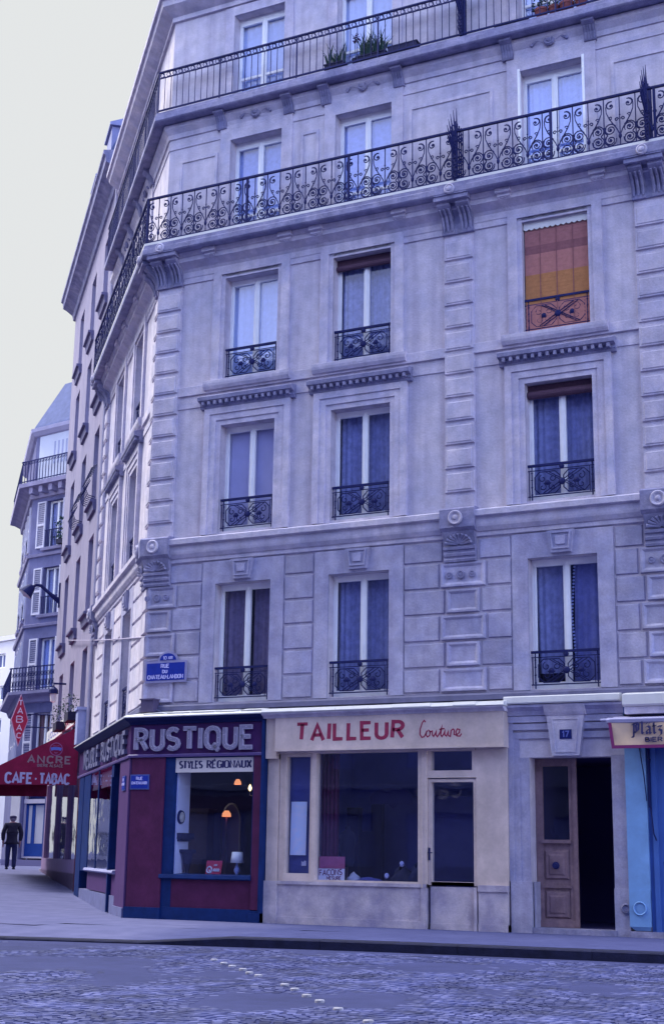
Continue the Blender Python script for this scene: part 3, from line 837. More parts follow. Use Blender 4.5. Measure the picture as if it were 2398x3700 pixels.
def window(B, T, a, b, z0, z1, fi, kind):
    """two white casements in a stone opening; everything seen through or in front of them hangs from the frame"""
    c = (a+b)/2; p0, p1 = -.255, -.205
    mb = MB(T); w = .038
    zt = z1-.06 if fi < 3 else z1-.10
    mb.box(a, a+w, p0, p1, z0+.03, zt); mb.box(b-w, b, p0, p1, z0+.03, zt)
    mb.box(a, b, p0, p1+.01, zt, z1); mb.box(a, b, p0-.01, p1+.012, z0, z0+.05)
    for u0,u1 in ((a+w, c-.030),(c+.030, b-w)):
        mb.box(u0, u0+.026, p0, p1+.012, z0+.05, zt); mb.box(u1-.026, u1, p0, p1+.012, z0+.05, zt)
        mb.box(u0, u1, p0, p1+.008, zt-.05, zt); mb.box(u0, u1, p0, p1+.008, z0+.05, z0+.14)
        if fi == 3 and T is FRONT: mb.box(u0, u1, p0, p1+.006, z0+.50, z0+.55)
        if fi == 4: mb.box(u0, u1, p0, p1+.006, z0+.55, z0+.60)
    mb.box(c-.031, c+.031, p0, p1+.02, z0+.05, zt); mb.box(c-.014, c+.014, p1+.02, p1+.035, z0+.05, zt)
    W = mb.build('window', WHITE, B)
    g = MB(T)
    for u0,u1 in ((a+w+.02, c-.05),(c+.05, b-w-.02)):
        g.poly((u0,-.235,z0+.1),(u1,-.235,z0+.1),(u1,-.235,zt-.03),(u0,-.235,zt-.03))
    g.build('pane', GLASS_UP if fi >= 3 or kind == 'white' else GLASS, W)
    zc = z1-.03
    if kind == 'brown':
        curtain(T, a+.02, c-.02, z0, zc, -.36, .022, 4, 'curtain', CURT_BR, W); curtain(T, c+.06, b, z0, zc, -.36, .022, 5, 'curtain', CURT_BR, W)
    elif kind == 'dusk':
        curtain(T, a+.02, c-.01, z0, zc, -.36, .022, 5, 'curtain', CURT_DK, W); curtain(T, c+.01, b, z0, zc, -.36, .024, 6, 'curtain', CURT_DK, W)
    elif kind == 'roll':
        curtain(T, a+.02, c-.01, z0, zc, -.36, .022, 5, 'curtain', CURT_DK, W); curtain(T, c+.01, b, z0, zc, -.36, .024, 6, 'curtain', CURT_DK, W)
        m = MB(T)
        m.box(a+.01, b-.01, -.19, -.14, z1-.12, z1-.005)
        rr = .055 if fi == 2 else .072
        m.tube([(a+.015,-.13,z1-.185),(b-.015,-.13,z1-.185)], rr, 12)
        m.build('rolled_blind', BLIND_BR, W)
    elif kind == 'lace':
        curtain(T, a+.02, c-.06, z0+.3, zc-.05, -.34, .016, 4, 'curtain', CURT_DK, W, drift=.05)
        curtain(T, c+.10, b-.0, z0+.1, zc, -.34, .022, 4, 'curtain', CURT_LB if False else mat('blue lace curtain', (0.24,0.26,0.55), .95, .3, 10), W, drift=-.05)
        m = MB(T)
        for u, sg in ((c-.075,-1),(c+.09,1)):
            for k in range(30):
                z = zc-.1-k*.058; dd = .05*abs(k-14)/14
                m.disc(u+sg*(-.05+dd*1.2), z, [(.022,-.325),(.018,-.315),(.001,-.312)], 6)
        m.build('lace_edge', CURT_LB, W)
    elif kind == 'shut':
        m = MB(T); m.box(a+.03,b-.03,-.33,-.30,z0,zc)
        m.box(a+.03,b-.03,-.30,-.297,z0+.82,z0+.84)
        m.build('inner_shutter', SHUT, W)
    elif kind in ('white','net'):
        curtain(T, a+.02, c-.005, z0, zc, -.31, .012, 4, 'curtain', CURT_WH, W); curtain(T, c+.005, b-.02, z0, zc, -.31, .012, 4, 'curtain', CURT_WH, W)
    elif kind == 'sky':
        curtain(T, a+.02, c-.005, z0, zc, -.31, .008, 3, 'curtain', CURT_LB, W); curtain(T, c+.005, b-.02, z0, zc, -.31, .008, 3, 'curtain', CURT_LB, W)
    elif kind == 'pale':
        curtain(T, a+.02, c-.02, z0, zc, -.33, .025, 4, 'curtain', CURT_LB, W); curtain(T, c+.02, b-.02, z0, zc, -.33, .025, 5, 'curtain', CURT_LB, W)
        for u in (a-.005, b+.005):                    # white shutter guides outside
            m = MB(T); m.box(u-.022,u+.022,-.02,.05,z0+.1,z1+.04); m.build('blind_rail', WHITE, W)
    elif kind == 'awning':
        m = MB(T); n = 62
        zz0, zz1 = z0+.035, z1-.06
        for i in range(n):
            z = zz1-(zz1-zz0)*i/n; zb = zz1-(zz1-zz0)*(i+1)/n
            t = i/n
            m.mi = 0 if t < .19 else 1 if t < .26 else 2 if t < .46 else 3 if t < .74 else 2
            m.box(a+.02, b-.02, -.085, -.07+.002*(i%2), zb+.001, z)
        m.mi = 1
        for k in (1,2,3): m.box(a+(b-a)*k/4-.006,a+(b-a)*k/4+.006,-.062,-.056,zz0,zz1)
        m.build('blind', [BLIND_RD, BLIND_DK, BLIND_PK, BLIND_OR], W)
        v = MB(T); nn = 12; pts = [(a+.01,z1+.0)]
        for i in range(nn):
            u0 = a+.01+(b-a-.02)*i/nn; u1 = a+.01+(b-a-.02)*(i+1)/nn
            pts += [(u0,z1-.12)]+[(u0+(u1-u0)*k/4, z1-.12-.032*math.sin(PI*k/4)) for k in (1,2,3)]
        pts += [(b-.01,z1-.12),(b-.01,z1)]
        v.prism(pts, -.045, -.04)
        v.build('valance', ZINC, W)
    if fi < 3: balconette(W, T, a, b, z0)

def balconette(W, T, a, b, z0):
    """cast-iron window guard: handrail, octagonal frames, crossing bars and rosettes"""
    mb = MB(T); p = -.075 if T is FRONT else -.05; zt = z0+.63; c = (a+b)/2
    mb.box(a-.015, b+.015, p-.028, p+.022, zt-.022, zt+.018)
    mb.tube([(a,p,zt-.09),(b,p,zt-.09)], .009); mb.tube([(a,p,z0+.085),(b,p,z0+.085)], .012)
    for u in (a+.07, b-.07):
        mb.tube([(u,p,z0+.02),(u,p,zt)], .012)
        for z in (.12,.25,.38,.5): mb.lathe([(.001,-.03),(.022,0),(.001,.03)], u, p, 6, z0+z)
        mb.tube([(u-.045,p,z0+.085),(u-.045,p,zt-.09)], .007)
    u0, u1, y0, y1 = a+.12, b-.12, z0+.12, zt-.12; k = .09
    for ua, ub in ((u0, c-.03),(c+.03,u1)):
        oc = [(ua+k,y0),(ub-k,y0),(ub,y0+k),(ub,y1-k),(ub-k,y1),(ua+k,y1),(ua,y1-k),(ua,y0+k),(ua+k,y0)]
        mb.tube([(u,p,z) for u,z in oc], .011)
        cc, cz = (ua+ub)/2, (y0+y1)/2
        for s1 in (-1,1):
            for s2 in (-1,1):
                mb.tube([(u,p,z) for u,z in spiral(cc+s1*.085, cz+s2*.075, .02, .072, 90, .95*s1*s2, 11)], .010, 4)
        mb.disc(cc, cz, [(.045,p-.012),(.045,p+.012),(.001,p+.03)], 8)
    d = .33                                         # the long crossing bars that meet at the centre knot
    for s in (-1,1):
        mb.tube([(c-s*d,p+.012,y0+.01),(c+s*d*.9,p+.012,y1)], .009); mb.tube([(c-s*d+.07,p+.012,y0),(c+s*d*.9+.07,p+.012,y1-.01)], .009)
    mb.disc(c, (y0+y1)/2, [(.06,p-.015),(.06,p+.02),(.03,p+.04),(.001,p+.042)], 8)
    mb.disc(c, zt-.05, [(.045,p-.012),(.045,p+.012),(.001,p+.03)], 8)
    mb.build('window_guard', IRON, W)

def scroll_panel(mb, T, c, m, p, z0, h):
    """one pair of modules centred on the knotted bar: heart scrolls above, double spirals below"""
    r = .0112
    Z = lambda t: z0+h*t
    mb.tube([(c,p,Z(0)),(c,p,Z(1))], .010, 4); mb.tube([(c+m,p,Z(0)),(c+m,p,Z(1))], .011, 4)
    mb.lathe([(.001,-.075),(.03,-.02),(.03,.02),(.001,.075)], c, p, 6, Z(.19))
    mb.lathe([(.001,-.03),(.018,0),(.001,.03)], c, p, 5, Z(.62)); mb.lathe([(.001,-.03),(.018,0),(.001,.03)], c+m, p, 5, Z(.40))
    for s in (-1,1):
        X = lambda t: c+s*m*t
        sp = spiral(X(.56), Z(.83), .018, m*.31, 90, 1.05*s*1, 15)
        crv = [(X(.86),Z(.80)),(X(.84),Z(.70)),(X(.66),Z(.57)),(X(.40),Z(.44)),(X(.17),Z(.33)),(X(.05),Z(.24))]
        top = [(X(.56+.30*math.sin(R(t))), Z(.83)+m*.31*math.cos(R(t))) for t in (0,35,70)]
        mb.tube([(u,p,z) for u,z in sp], r*.95, 4); mb.tube([(u,p,z) for u,z in top+crv], r, 4)
        mb.disc(X(.56), Z(.83), [(.022,p-.01),(.022,p+.01),(.001,p+.012)], 6)
        mb.tube([(u,p,z) for u,z in spiral(X(.60), Z(.585), .012, m*.13, 200, .9*s, 9)], r*.9, 4)
        mb.tube([(u,p,z) for u,z in spiral(X(.20), Z(.535), .014, m*.13, 180 if s>0 else 0, 1.0*s, 9)], r*.95, 4)
        for zc in (.345,.135):
            mb.tube([(u,p,z) for u,z in spiral(X(.60), Z(zc), .018, m*.345, 0, 1.6*s, 18)], r, 4)
            mb.disc(X(.60), Z(zc), [(.024,p-.01),(.024,p+.01),(.001,p+.012)], 6)
        mb.tube([(u,p,z) for u,z in arc(X(.60),Z(.345),m*.37*s,h*.115,150,-60,9)], r, 4)
        mb.tube([(u,p,z) for u,z in arc(X(.60),Z(.135),m*.37*s,h*.115,60,-190,11)], r, 4)
def rail_run(mb, T, ua, ub, p, z0, z1, m=.2785):
    mb.T = T
    n = int(round(abs(ub-ua)/(2*m))); m = abs(ub-ua)/(2*n)
    one = MB(WORLD); scroll_panel(one, WORLD, 0, m, 0, z0, z1-z0)
    base = list(one.v)
    for i in range(n):
        c = ub-(2*i+1)*m - 0
        mb.add([(c+x, p+y, z) for x,y,z in base], one.f)
    mb.T = T
    mb.box(ua, ub, p-.026, p+.026, z1-.0, z1+.035); mb.box(ua, ub, p-.014, p+.014, z0-.012, z0+.012)
def balcony_ironwork(B):
    z0, z1, p = 13.10, 14.03, .42
    mb = MB(FRONT)
    uc = XC-.438*p
    rail_run(mb, FRONT, uc, UR, p, z0, z1)
    for u in (uc+.012, -13.06, -10.86, -8.64-.12, -6.9, -5.06, -3):
        mb.box(u-.02,u+.02,p-.02,p+.02,13.03,z1)
    mb.build('balcony_railing', IRON, B)
    mb = MB(SIDE)
    rail_run(mb, SIDE, -SL, .438*p, p, z0, z1)
    for u in (-1.8,-3.9,-6,-8.35): mb.box(u-.02,u+.02,p-.02,p+.02,13.03,z1)
    mb.build('balcony_railing', IRON, B)
    for u in (-8.70, -5.20): spike_fan(B, FRONT, u, .05, p, 13.05, 14.0, .72)
def spike_fan(B, T, u, p0, p1, z0, z1, L):
    """spiked iron grille dividing two flats' balconies: bars across the balcony and a fan over the rail"""
    mb = MB(T)
    mb.box(u-.03,u+.03,p1-.05,p1+.04,z0,z1+.02)
    for k in range(5):
        p = p0+(p1-p0)*k/4
        mb.tube([(u,p,z0),(u,p,z1+.25)], .014, 5)
    for z in (z0+.15, z0+.55, z1-.05): mb.tube([(u,p0,z),(u,p1+.08,z)], .014, 5)
    for k in range(6):                               # the fan
        a = R(90-10*k); ln = L*(1.18-.115*k)
        q0 = (u+.012*(k%2), p1-.06+.035*k, z1-.30-.03*k)
        q1 = (u, q0[1]+math.cos(a)*ln, q0[2]+math.sin(a)*ln)
        mb.tube([q0, tuple((q0[i]*.4+q1[i]*.6) for i in range(3)), q1], [.020,.018,.004], 5)
    mb.tube([(u, p1-.06+math.cos(R(t))*.36, z1-.25+math.sin(R(t))*.42) for t in range(20,125,12)], .014, 5)
    for k in range(6):                               # scrolls under the fan, outside the railing
        zc = z0+.10+.13*k
        mb.tube([(u, p1+.09+.075*math.cos(R(t)), zc+.065*math.sin(R(t))) for t in range(-120,130,25)], .013, 5)
        mb.tube([(u+.02, p1+.06+.04*math.cos(R(t)), zc+.04*math.sin(R(t))) for t in range(0,330,30)], .010, 5)
    mb.build('balcony_divider', IRON, B)
def upper_ironwork(B):
    p, z0, z1 = .30, 16.08, 16.95
    def run(T, ua, ub, first):
        mb = MB(T)
        mb.box(ua, ub, p-.022, p+.022, z1, z1+.03); mb.box(ua, ub, p-.012, p+.012, z1-.13, z1-.11); mb.box(ua, ub, p-.014, p+.014, z0-.01, z0+.02)
        n = int((ub-ua)/.1465)
        for i in range(n+1):
            u = ub-(ub-ua)*i/n
            post = i % 12 == first
            mb.tube([(u,p,z0-.07 if post else z0),(u,p,z1-.12 if not post else z1)], .017 if post else .0085, 5)
            if i < n:
                cu = u-(ub-ua)/n/2
                mb.tube([(cu+.046*math.cos(R(t)),p,z1-.055+.05*math.sin(R(t))) for t in range(0,361,45)], .009, 4)
                mb.tube([(cu+.07*sg,p,z1-.11) if k==0 else (cu,p,z1-.01) for sg in (1,) for k in (0,1)], .008, 4)
        mb.build('balcony_railing', IRON, B)
    uc = XC-.438*p
    run(FRONT, uc, UR, 0); run(SIDE, -7.85, .438*p, 0)
    spike_fan(B, FRONT, -8.62, .05, p, 16.05, 16.95, .60)

def entrance(B):
    T = FRONT
    # moulded stone doorcase: outer bands, cap, plinths
    mb = MB(T)
    a, b, zt = -7.64, -6.27, 2.755
    mb.box(-7.985,-7.90,-.01,.05,.79,3.56); mb.box(-7.90,-7.80,-.01,.03,.79,3.06); mb.box(-7.80,a,-.01,.012,.79,zt)
    mb.box(-7.90,-6.05,-.01,.035,3.06,3.16); mb.box(-7.90,-6.05,-.01,.055,3.20,3.30); mb.box(-7.985,-6.05,-.01,.075,3.32,3.42)
    mb.prism_u([(-.01,3.42),(.09,3.43),(.12,3.50),(.19,3.56),(.19,3.60),(-.01,3.61)], -7.985, -6.03)
    mb.box(-7.96,a+.02,-.02,.075,0.0,.79); mb.box(a+.035,a+.06,-.29,-.02,0.0,.79)
    mb.box(b-.005,-6.045,-.01,.02,.72,zt+.02); mb.box(b-.012,-6.04,-.01,.04,0,.72)
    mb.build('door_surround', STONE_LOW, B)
    k = MB(T)
    q = lambda zb,zu,wb,wt,p,c=-6.985: [(c-wb,p,zb),(c+wb,p,zb),(c+wt,p,zu),(c-wt,p,zu)]
    k.add(q(2.765,3.42,.228,.315,.0)+q(2.77,3.42,.226,.312,.13), [(4,5,6,7),(0,1,5,4),(1,2,6,5),(2,3,7,6),(3,0,4,7)])
    k.prism_u([(0,3.42),(.14,3.42),(.17,3.47),(.20,3.54),(.22,3.58),(0,3.60)], -7.32, -6.64)
    k.ribbon([(-7.145,2.83),(-6.825,2.83),(-6.765,3.36),(-7.205,3.36)], .022, .128, .142, closed=True)
    k.build('keystone', STONE_TRIM, B)
    s = MB(T)                                         # worn guard stone with a ring at the right jamb
    s.disc(-6.10, .42, [(.085,.035),(.085,.06),(.06,.075),(.055,.05),(.02,.05),(.001,.055)], 14)
    s.build('rosette', STONE_DARK, B)
    z = MB(T); z.prism_u([(-.02,3.61),(.22,3.61),(.235,3.63),(.235,3.72),(.22,3.735),(-.02,3.76)], -7.99, -6.05)
    z.build('flashing', ZINC, B)
    st = MB(T); st.box(a-.02,b+.02,-.75,.06,-.02,.085); st.build('doorstep', STONE_DARK, B)
    h = MB(T)
    h.poly((a,-.30,0.08),(a,-2.6,0.08),(a,-2.6,zt),(a,-.30,zt)); h.poly((b,-.30,.08),(b,-2.6,.08),(b,-2.6,zt),(b,-.30,zt))
    h.poly((a,-2.6,.08),(b,-2.6,.08),(b,-2.6,zt),(a,-2.6,zt)); h.poly((a,-.3,zt),(b,-.3,zt),(b,-2.6,zt),(a,-2.6,zt)); h.poly((a,-.3,.086),(b,-.3,.086),(b,-2.6,.086),(a,-2.6,.086))
    h.build('hallway', DARKER, B)
    # the closed leaf
    l, r = -7.635, -6.945; zb, zt2 = .09, 2.75; pb, pf = -.32, -.27
    d = MB(T)
    gl, gr = -7.515, -7.075
    d.box(l, gl, pb, pf, zb, zt2); d.box(gr, r, pb, pf, zb, zt2); d.box(gl, gr, pb, pf, 2.625, zt2)
    d.box(gl, gr, pb, pf-.02, zb, 1.43)
    d.box(gl-.03, gr+.03, pf-.01, pf+.045, 1.40, 1.455)
    d.box(gl-.02, gr+.02, pf-.01, pf+.03, .70, .74); d.box(gl, gr, pf-.03, pf, .16, .22)
    for z0_,z1_ in ((.82,1.30),(.22,.66)):
        d.frustum((gl+.01,gr-.01,z0_,z1_), pf-.03, (gl+.045,gr-.045,z0_+.035,z1_-.035), pf+.018)
        d.frustum((gl+.085,gr-.085,z0_+.075,z1_-.075), pf+.0185, (gl+.11,gr-.11,z0_+.10,z1_-.10), pf+.035)
    d.box(r-.055, r+.012, pf-.01, pf+.03, zb, zt2)
    d.box(l, r, pf-.02, pf+.02, zb, zb+.10)
    Dr = d.build('door', WOOD, B)
    g = MB(T); g.poly((gl,-.30,1.44),(gr,-.30,1.44),(gr,-.30,2.63),(gl,-.30,2.63)); g.build('pane', GLASS, Dr)
    kb = MB(T); kb.disc(-7.30, 1.05, [(.06,-.235),(.06,-.22),(.03,-.20),(.045,-.18),(.04,-.15),(.001,-.145)], 12); kb.build('door_knob', IRON, Dr)

# ================================================================== shopfronts
def rail4(mb, u0, u1, z0, z1, w, p0, p1):
    """four-sided frame of member width w inside the rectangle"""
    mb.box(u0,u1,p0,p1,z0,z0+w); mb.box(u0,u1,p0,p1,z1-w,z1); mb.box(u0,u0+w,p0,p1,z0+w,z1-w); mb.box(u1-w,u1,p0,p1,z0+w,z1-w)

def rustic_shopfront():
    S = thing('rustic_shopfront', 'maroon and navy corner shopfront with big grey raised letters on its fascia', 'shopfront', (XC,-.3,0))
    P = .26; uc = XC-.438*P
    L = 8.3
    # front panels
    mb = MB(FRONT)
    mb.box(-15.25, -14.53, .02, P-.02, .20, 2.90); mb.box(-12.66,-12.50,.02,P-.02,.20,2.9)
    mb.box(-14.40,-12.66,.02,P-.06,.20,.70)
    mb.build('panel', MAROON, S)
    mb = MB(SIDE)
    mb.box(-1.15, 0.10, .02, P-.02, .16, 2.90); mb.box(-5.75,-1.90,.02,P-.04,.36,.74); mb.box(-1.90,-1.15,.02,P-.05,.30,.74)
    mb.build('panel', mat('maroon paint on the side', (0.085,0.040,0.140), .6, .15, 5, spec=.12), S)
    # plinths
    mb = MB(FRONT)
    mb.box(-15.27,-14.50,.0,P+.02,-.05,.20); mb.box(-14.50,-12.47,.0,P-.02,-.05,.215); mb.box(-12.68,-12.47,.0,P+.01,-.05,.16)
    mb.build('plinth', BLUE, S)
    mb = MB(SIDE)
    mb.box(-L+.3,-1.15,.0,P-.02,-.05,.34); mb.box(-1.15,0.12,.0,P+.01,-.05,.17)
    mb.build('plinth', mat('grey blue plinth', (.15,.16,.33), .8, .3, 4), S)
    # blue joinery of the front window
    mb = MB(FRONT)
    mb.box(-14.53,-14.32,.0,P-.05,.20,2.90); mb.box(-12.68,-12.655,.0,P-.03,.70,2.9); mb.box(-12.50,-12.455,.0,P+.01,.16,3.58)
    mb.prism_u([(.0,.70),(P+.0,.70),(P+.03,.72),(P+.02,.78),(.0,.80)], -14.54, -12.66)
    mb.box(-14.32,-12.66,.02,P-.06,2.84,2.9)
    fr = mb.build('window_frame', BLUE, S)
    g = MB(FRONT); g.poly((-14.32,P-.12,.79),(-12.655,P-.12,.79),(-12.655,P-.12,2.86),(-14.32,P-.12,2.86)); g.build('pane', GLASS_SHOP, fr)
    sg = MB(FRONT); sg.box(-14.325,-12.665,P-.10,P-.06,2.58,2.838); sb = sg.build('sign_board', mat('ivory sign board', (.62,.58,.60), .7, .1, 6), S)
    tx = MB(FRONT); text(tx, 'STYLES', -14.23, -13.76, 2.655, .125, P-.06, P-.055, .014, wv=.040, gap=.26); text(tx, 'RÉGIONAUX', -13.645, -12.74, 2.655, .125, P-.06, P-.055, .014, wv=.040, gap=.24); tx.build('lettering', INK, sb)
    # joinery of the side window and door
    mb = MB(SIDE)
    for u0,u1,z0 in ((-7.95,-7.05,.0),(-6.95,-5.74,.74),(-4.35,-4.24,.74),(-2.25,-1.92,.74)): mb.box(u0,u1,.0,P-.01,max(z0,0.1),2.90)
    mb.box(-5.9,-2.0,.0,P-.05,2.83,2.90)
    mb.box(-1.98,-1.86,.0,P+.03,.02,2.6)
    fr2 = mb.build('window_frame', BLUE, S)
    mb = MB(SIDE); mb.prism_u([(.0,.74),(P+.02,.74),(P+.05,.77),(P+.03,.81),(.0,.83)], -5.85, -1.15); mb.build('sill', mat('pale worn sill', (.34,.34,.56), .6, .3, 9), S)
    g = MB(SIDE); g.poly((-5.75,P-.022,.80),(-1.93,P-.022,.80),(-1.93,P-.022,2.86),(-5.75,P-.022,2.86)); g.build('pane', glass('side shop glass', (.6,.65,.8), ior=1.8, ripple=.12, base=.10), fr2)
    mb = MB(SIDE); mb.box(-5.7,-1.95,P-.10,P-.07,2.50,2.80); mb.box(-5.7,-1.95,P-.10,P-.06,2.47,2.53); mb.build('roller_blind', mat('dusty pink blind', (.50,.40,.48), .85, .1, 5), S)
    # fascia, cornice
    mb = MB(); sweep(mb, [(.0,2.90),(P-.02,2.90),(P-.02,3.50),(.0,3.50)], -12.50, L)
    fa = mb.build('fascia', MAROON_DK, S)
    mb = MB(); sweep(mb, [(.0,2.86),(P+.01,2.86),(P+.015,2.90),(P+.0,2.915),(.0,2.915)], -12.50, L); mb.build('fascia_bead', mat('violet bead', (.09,.06,.20), .5), S)
    mb = MB(); sweep(mb, [(.0,3.46),(P+.0,3.46),(P+.03,3.50),(P+.10,3.54),(P+.13,3.58),(.0,3.58)], -12.47, L); mb.build('cornice', BLUE_DK, S)
    mb = MB(); rnd = random.Random(5)
    sweep(mb, [(.0,3.582),(P+.135,3.582),(P+.14,3.60),(P+.10,3.63),(.02,3.70),(.0,3.70)], -12.44, L)
    mb.T = FRONT
    for i in range(5):
        u = -15.0+i*.52; mb.prism_u([(.02,3.702),(.30,3.642),(.33,3.65+.012*rnd.random()),(.02,3.72)], u, u+.3+.2*rnd.random())
    mb.build('flashing', ZINC, S)
    # raised letters on the front, each a grey tray with a pale rim
    g_, tw = lay('RUSTIQUE', .27); k = (2.46)/tw
    for ch, x, sts in g_:
        a = MB(FRONT); b = MB(FRONT)
        for st in sts:
            pts = [(-15.16+(x+u)*k, 3.005+z*.36) for u, z in st]
            a.ribbon(pts, .080, P-.02, P+.035)
            b.ribbon(pts, .052, P+.036, P+.040)
            b.mi = 1
            tot = 0
            for (ua,za),(ub,zb) in zip(pts[:-1], pts[1:]):
                tot += math.hypot(ub-ua, zb-za)
                if tot > .075: b.disc((ua+ub)/2, (za+zb)/2, [(.011,P+.040),(.011,P+.046),(.001,P+.048)], 6); tot = 0
            b.mi = 0
        o = a.build('letter', LETTER_LT, fa)
        b.build('face', [LETTER, LETTER_LT], o) if False else None
        b2 = b.build('letter_face', [LETTER, LETTER_LT], fa)
    for word, ua, ub in (('MEUBLE', -6.9, -4.3), ('RUSTIQUE', -3.75, -.28)):
        g_, tw = lay(word, .27); k = (ub-ua)/tw
        for ch, x, sts in g_:
            a = MB(SIDE)
            for st in sts: a.ribbon([(ua+(x+u)*k, 3.00+z*.36) for u, z in st], .085, P-.02, P+.045)
            a.build('letter', mat('dull grey letters', (.15,.15,.27), .6, .2, 12), fa)
    # interior of the shop, open behind both windows
    mb = MB()
    x0, x1, yb = -15.05, -12.5, 3.2
    mb.add([(x1,.02,.0),(x1,yb,.0),(x1,yb,3.5),(x1,.02,3.5)], [(0,1,2,3)])
    mb.add([(x1,yb,.0),(-19.6,yb+2.2,.0),(-19.6,yb+2.2,3.5),(x1,yb,3.5)], [(0,1,2,3)])
    F = [(x1,.0),(XC+.05,.0),(XC+DX*8.2,DY*8.2),(-17.5,8.5),(x1,5.4)]
    mb.add([(x,y,.06) for x,y in F], [list(range(5))]); mb.add([(x,y,3.48) for x,y in F], [list(range(5))])
    mb.build('interior', mat('dim shop interior', (.020,.016,.055), .9, .3, 1.5), S)
    mb = MB(FRONT); mb.box(-14.40,-12.60,-.45,P-.14,.70,.775); mb.build('display_shelf', mat('red display cloth', (.16,.03,.10), .9, .2, 9), S)
    mb = MB(FRONT); mb.box(-14.42,-14.298,-.29,P-.13,.775,2.86); mb.build('wall_panel', mat('pale lilac panel', (.70,.72,.96), .85, .08, 3), S)

def shop_window_items():
    # round mirror, dark shelf and tapered stand against the pale return of the display window
    t = thing('oval_mirror', 'small oval brass mirror hung on the pale panel inside the corner shop window', 'mirror', (-14.29,-.0,1.68))
    m = MB(); n = 18
    pts = lambda r,x: [(x, -.01+r*math.cos(2*PI*k/n), 1.79+1.1*r*math.sin(2*PI*k/n)) for k in range(n)]
    m.add(pts(.115,-14.297)+pts(.105,-14.262), [(k,(k+1)%n,n+(k+1)%n,n+k) for k in range(n)]+[tuple(range(n,2*n))]); m.build('frame', IRON, t)
    m = MB(); m.add(pts(.085,-14.261)+[(-14.24,-.01,1.79)], [(k,(k+1)%n,n) for k in range(n)]); m.build('glass', mat('silvered mirror', (.66,.64,.62), .25, .4, 18), t, smooth=True)
    m = MB(FRONT); m.box(-14.297,-14.18,-.30,.11,1.40,1.51); m.box(-14.297,-14.25,-.27,.09,1.36,1.40)
    tag(m.build('wall_shelf', SOIL), 'thick dark shelf fixed across the pale panel in the corner shop window', 'shelf')
    t = thing('pedestal', 'dark tapering wooden pedestal standing under the shelf in the corner shop window', 'pedestal', (-14.2,.10,.775))
    m = MB(FRONT); m.lathe([(.03,0),(.045,.02),(.035,.05),(.070,.22),(.10,.39)], -14.185, -.10, 12, .775); m.build('leg', SOIL, t)
    m = MB(FRONT); m.box(-14.29,-14.07,-.21,.01,1.165,1.22); m.box(-14.28,-14.085,-.20,.0,1.15,1.165); m.build('top', SOIL, t)
    t = thing('price_card', 'red card with white lettering propped on the shelf of the corner shop window', 'card', (-13.56,-.02,.775))
    u0, u1 = -13.72, -13.40
    m = MB(FRONT); m.add([(u0,.03,.78),(u1,.03,.78),(u1,-.02,1.03),(u0,-.02,1.03),(u0,.02,.78),(u1,.02,.78),(u1,-.03,1.03),(u0,-.03,1.03)], [(0,1,2,3),(4,5,6,7),(0,1,5,4),(1,2,6,5),(2,3,7,6),(3,0,4,7)]); m.build('board', RED_CARD, t)
    m = MB(FRONT); pp = lambda z: .032-(z-.78)*.20
    m.tube([(u0+.075+.05*math.cos(R(a)), pp(.87+.055*math.sin(R(a)))+.004, .87+.055*math.sin(R(a))) for a in range(0,361,30)], .015, 4)
    m.tube([(u0+.075,pp(.87)+.004,.87),(u0+.11,pp(.82)+.004,.82)], .012, 4)
    for i in range(7): m.tube([(u0+.155+.02*i,pp(.845)+.004,.845),(u0+.165+.02*i,pp(.885)+.004,.885+.015*(i%2))], .009, 4)
    for i in range(3): m.tube([(u0+.17+.025*i,pp(.94)+.004,.94),(u0+.175+.025*i,pp(.97)+.004,.97)], .008, 4)
    m.build('lettering', PAPER, t)
    t = thing('table_lamp', 'small white table lamp with a blue china base in the corner shop window', 'lamp', (-13.115,.05,.775))
    m = MB(FRONT); m.lathe([(.05,0),(.05,.012),(.02,.025),(.045,.07),(.055,.10),(.03,.16),(.014,.20),(.014,.24)], -13.115, -.05, 14, .775); m.build('base', mat('blue and white china', (.35,.42,.85), .4, .5, 40), t, smooth=True)
    m = MB(FRONT); m.lathe([(.12,0),(.095,.19),(.090,.19),(.115,.002)], -13.115, -.05, 20, 1.0); m.build('lamp_shade', mat('white lamp shade', (.82,.82,.84), .9), t, smooth=True)
    # lamps alight deeper in the shop
    t = thing('pendant_lamp', 'glowing orange cloth lampshade hanging high in the corner shop', 'lamp', (-13.82,1.2,2.43))
    m = MB(FRONT); m.lathe([(.07,0),(.062,.05),(.03,.10),(.028,.10),(.06,.0)], -13.82, -1.2, 14, 2.43); m.build('lamp_shade', LAMP_LIT, t, smooth=True)
    m = MB(FRONT); m.tube([(-13.82,-1.2,2.52),(-13.82,-1.2,3.46)], .006); m.build('flex', IRON, t)
    t = thing('sconce', 'bright flame-shaped bulb hanging low at the right of the corner shop window', 'lamp', (-13.15,.5,2.26))
    m = MB(FRONT); m.lathe([(.001,0),(.028,.035),(.034,.06),(.022,.10),(.001,.135)], -13.15, -.5, 10, 2.265); m.build('bulb', BULB_LIT, t, smooth=True)
    m = MB(FRONT); m.tube([(-13.15,-.5,2.27),(-13.15,-.5,2.20),(-13.08,-.5,2.18),(-13.05,-.5,2.35),(-13.05,-.5,3.46)], .008); m.build('arm', BRASS, t)
    t = thing('floor_lamp', 'lit orange lampshade on a dark stand before the arched mirror in the corner shop', 'lamp', (-14.34,1.7,.06))
    m = MB(FRONT); m.lathe([(.09,0),(.082,.06),(.04,.115),(.038,.115),(.085,.0)], -14.34, -1.7, 14, 1.85); m.build('lamp_shade', LAMP_LIT, t, smooth=True)
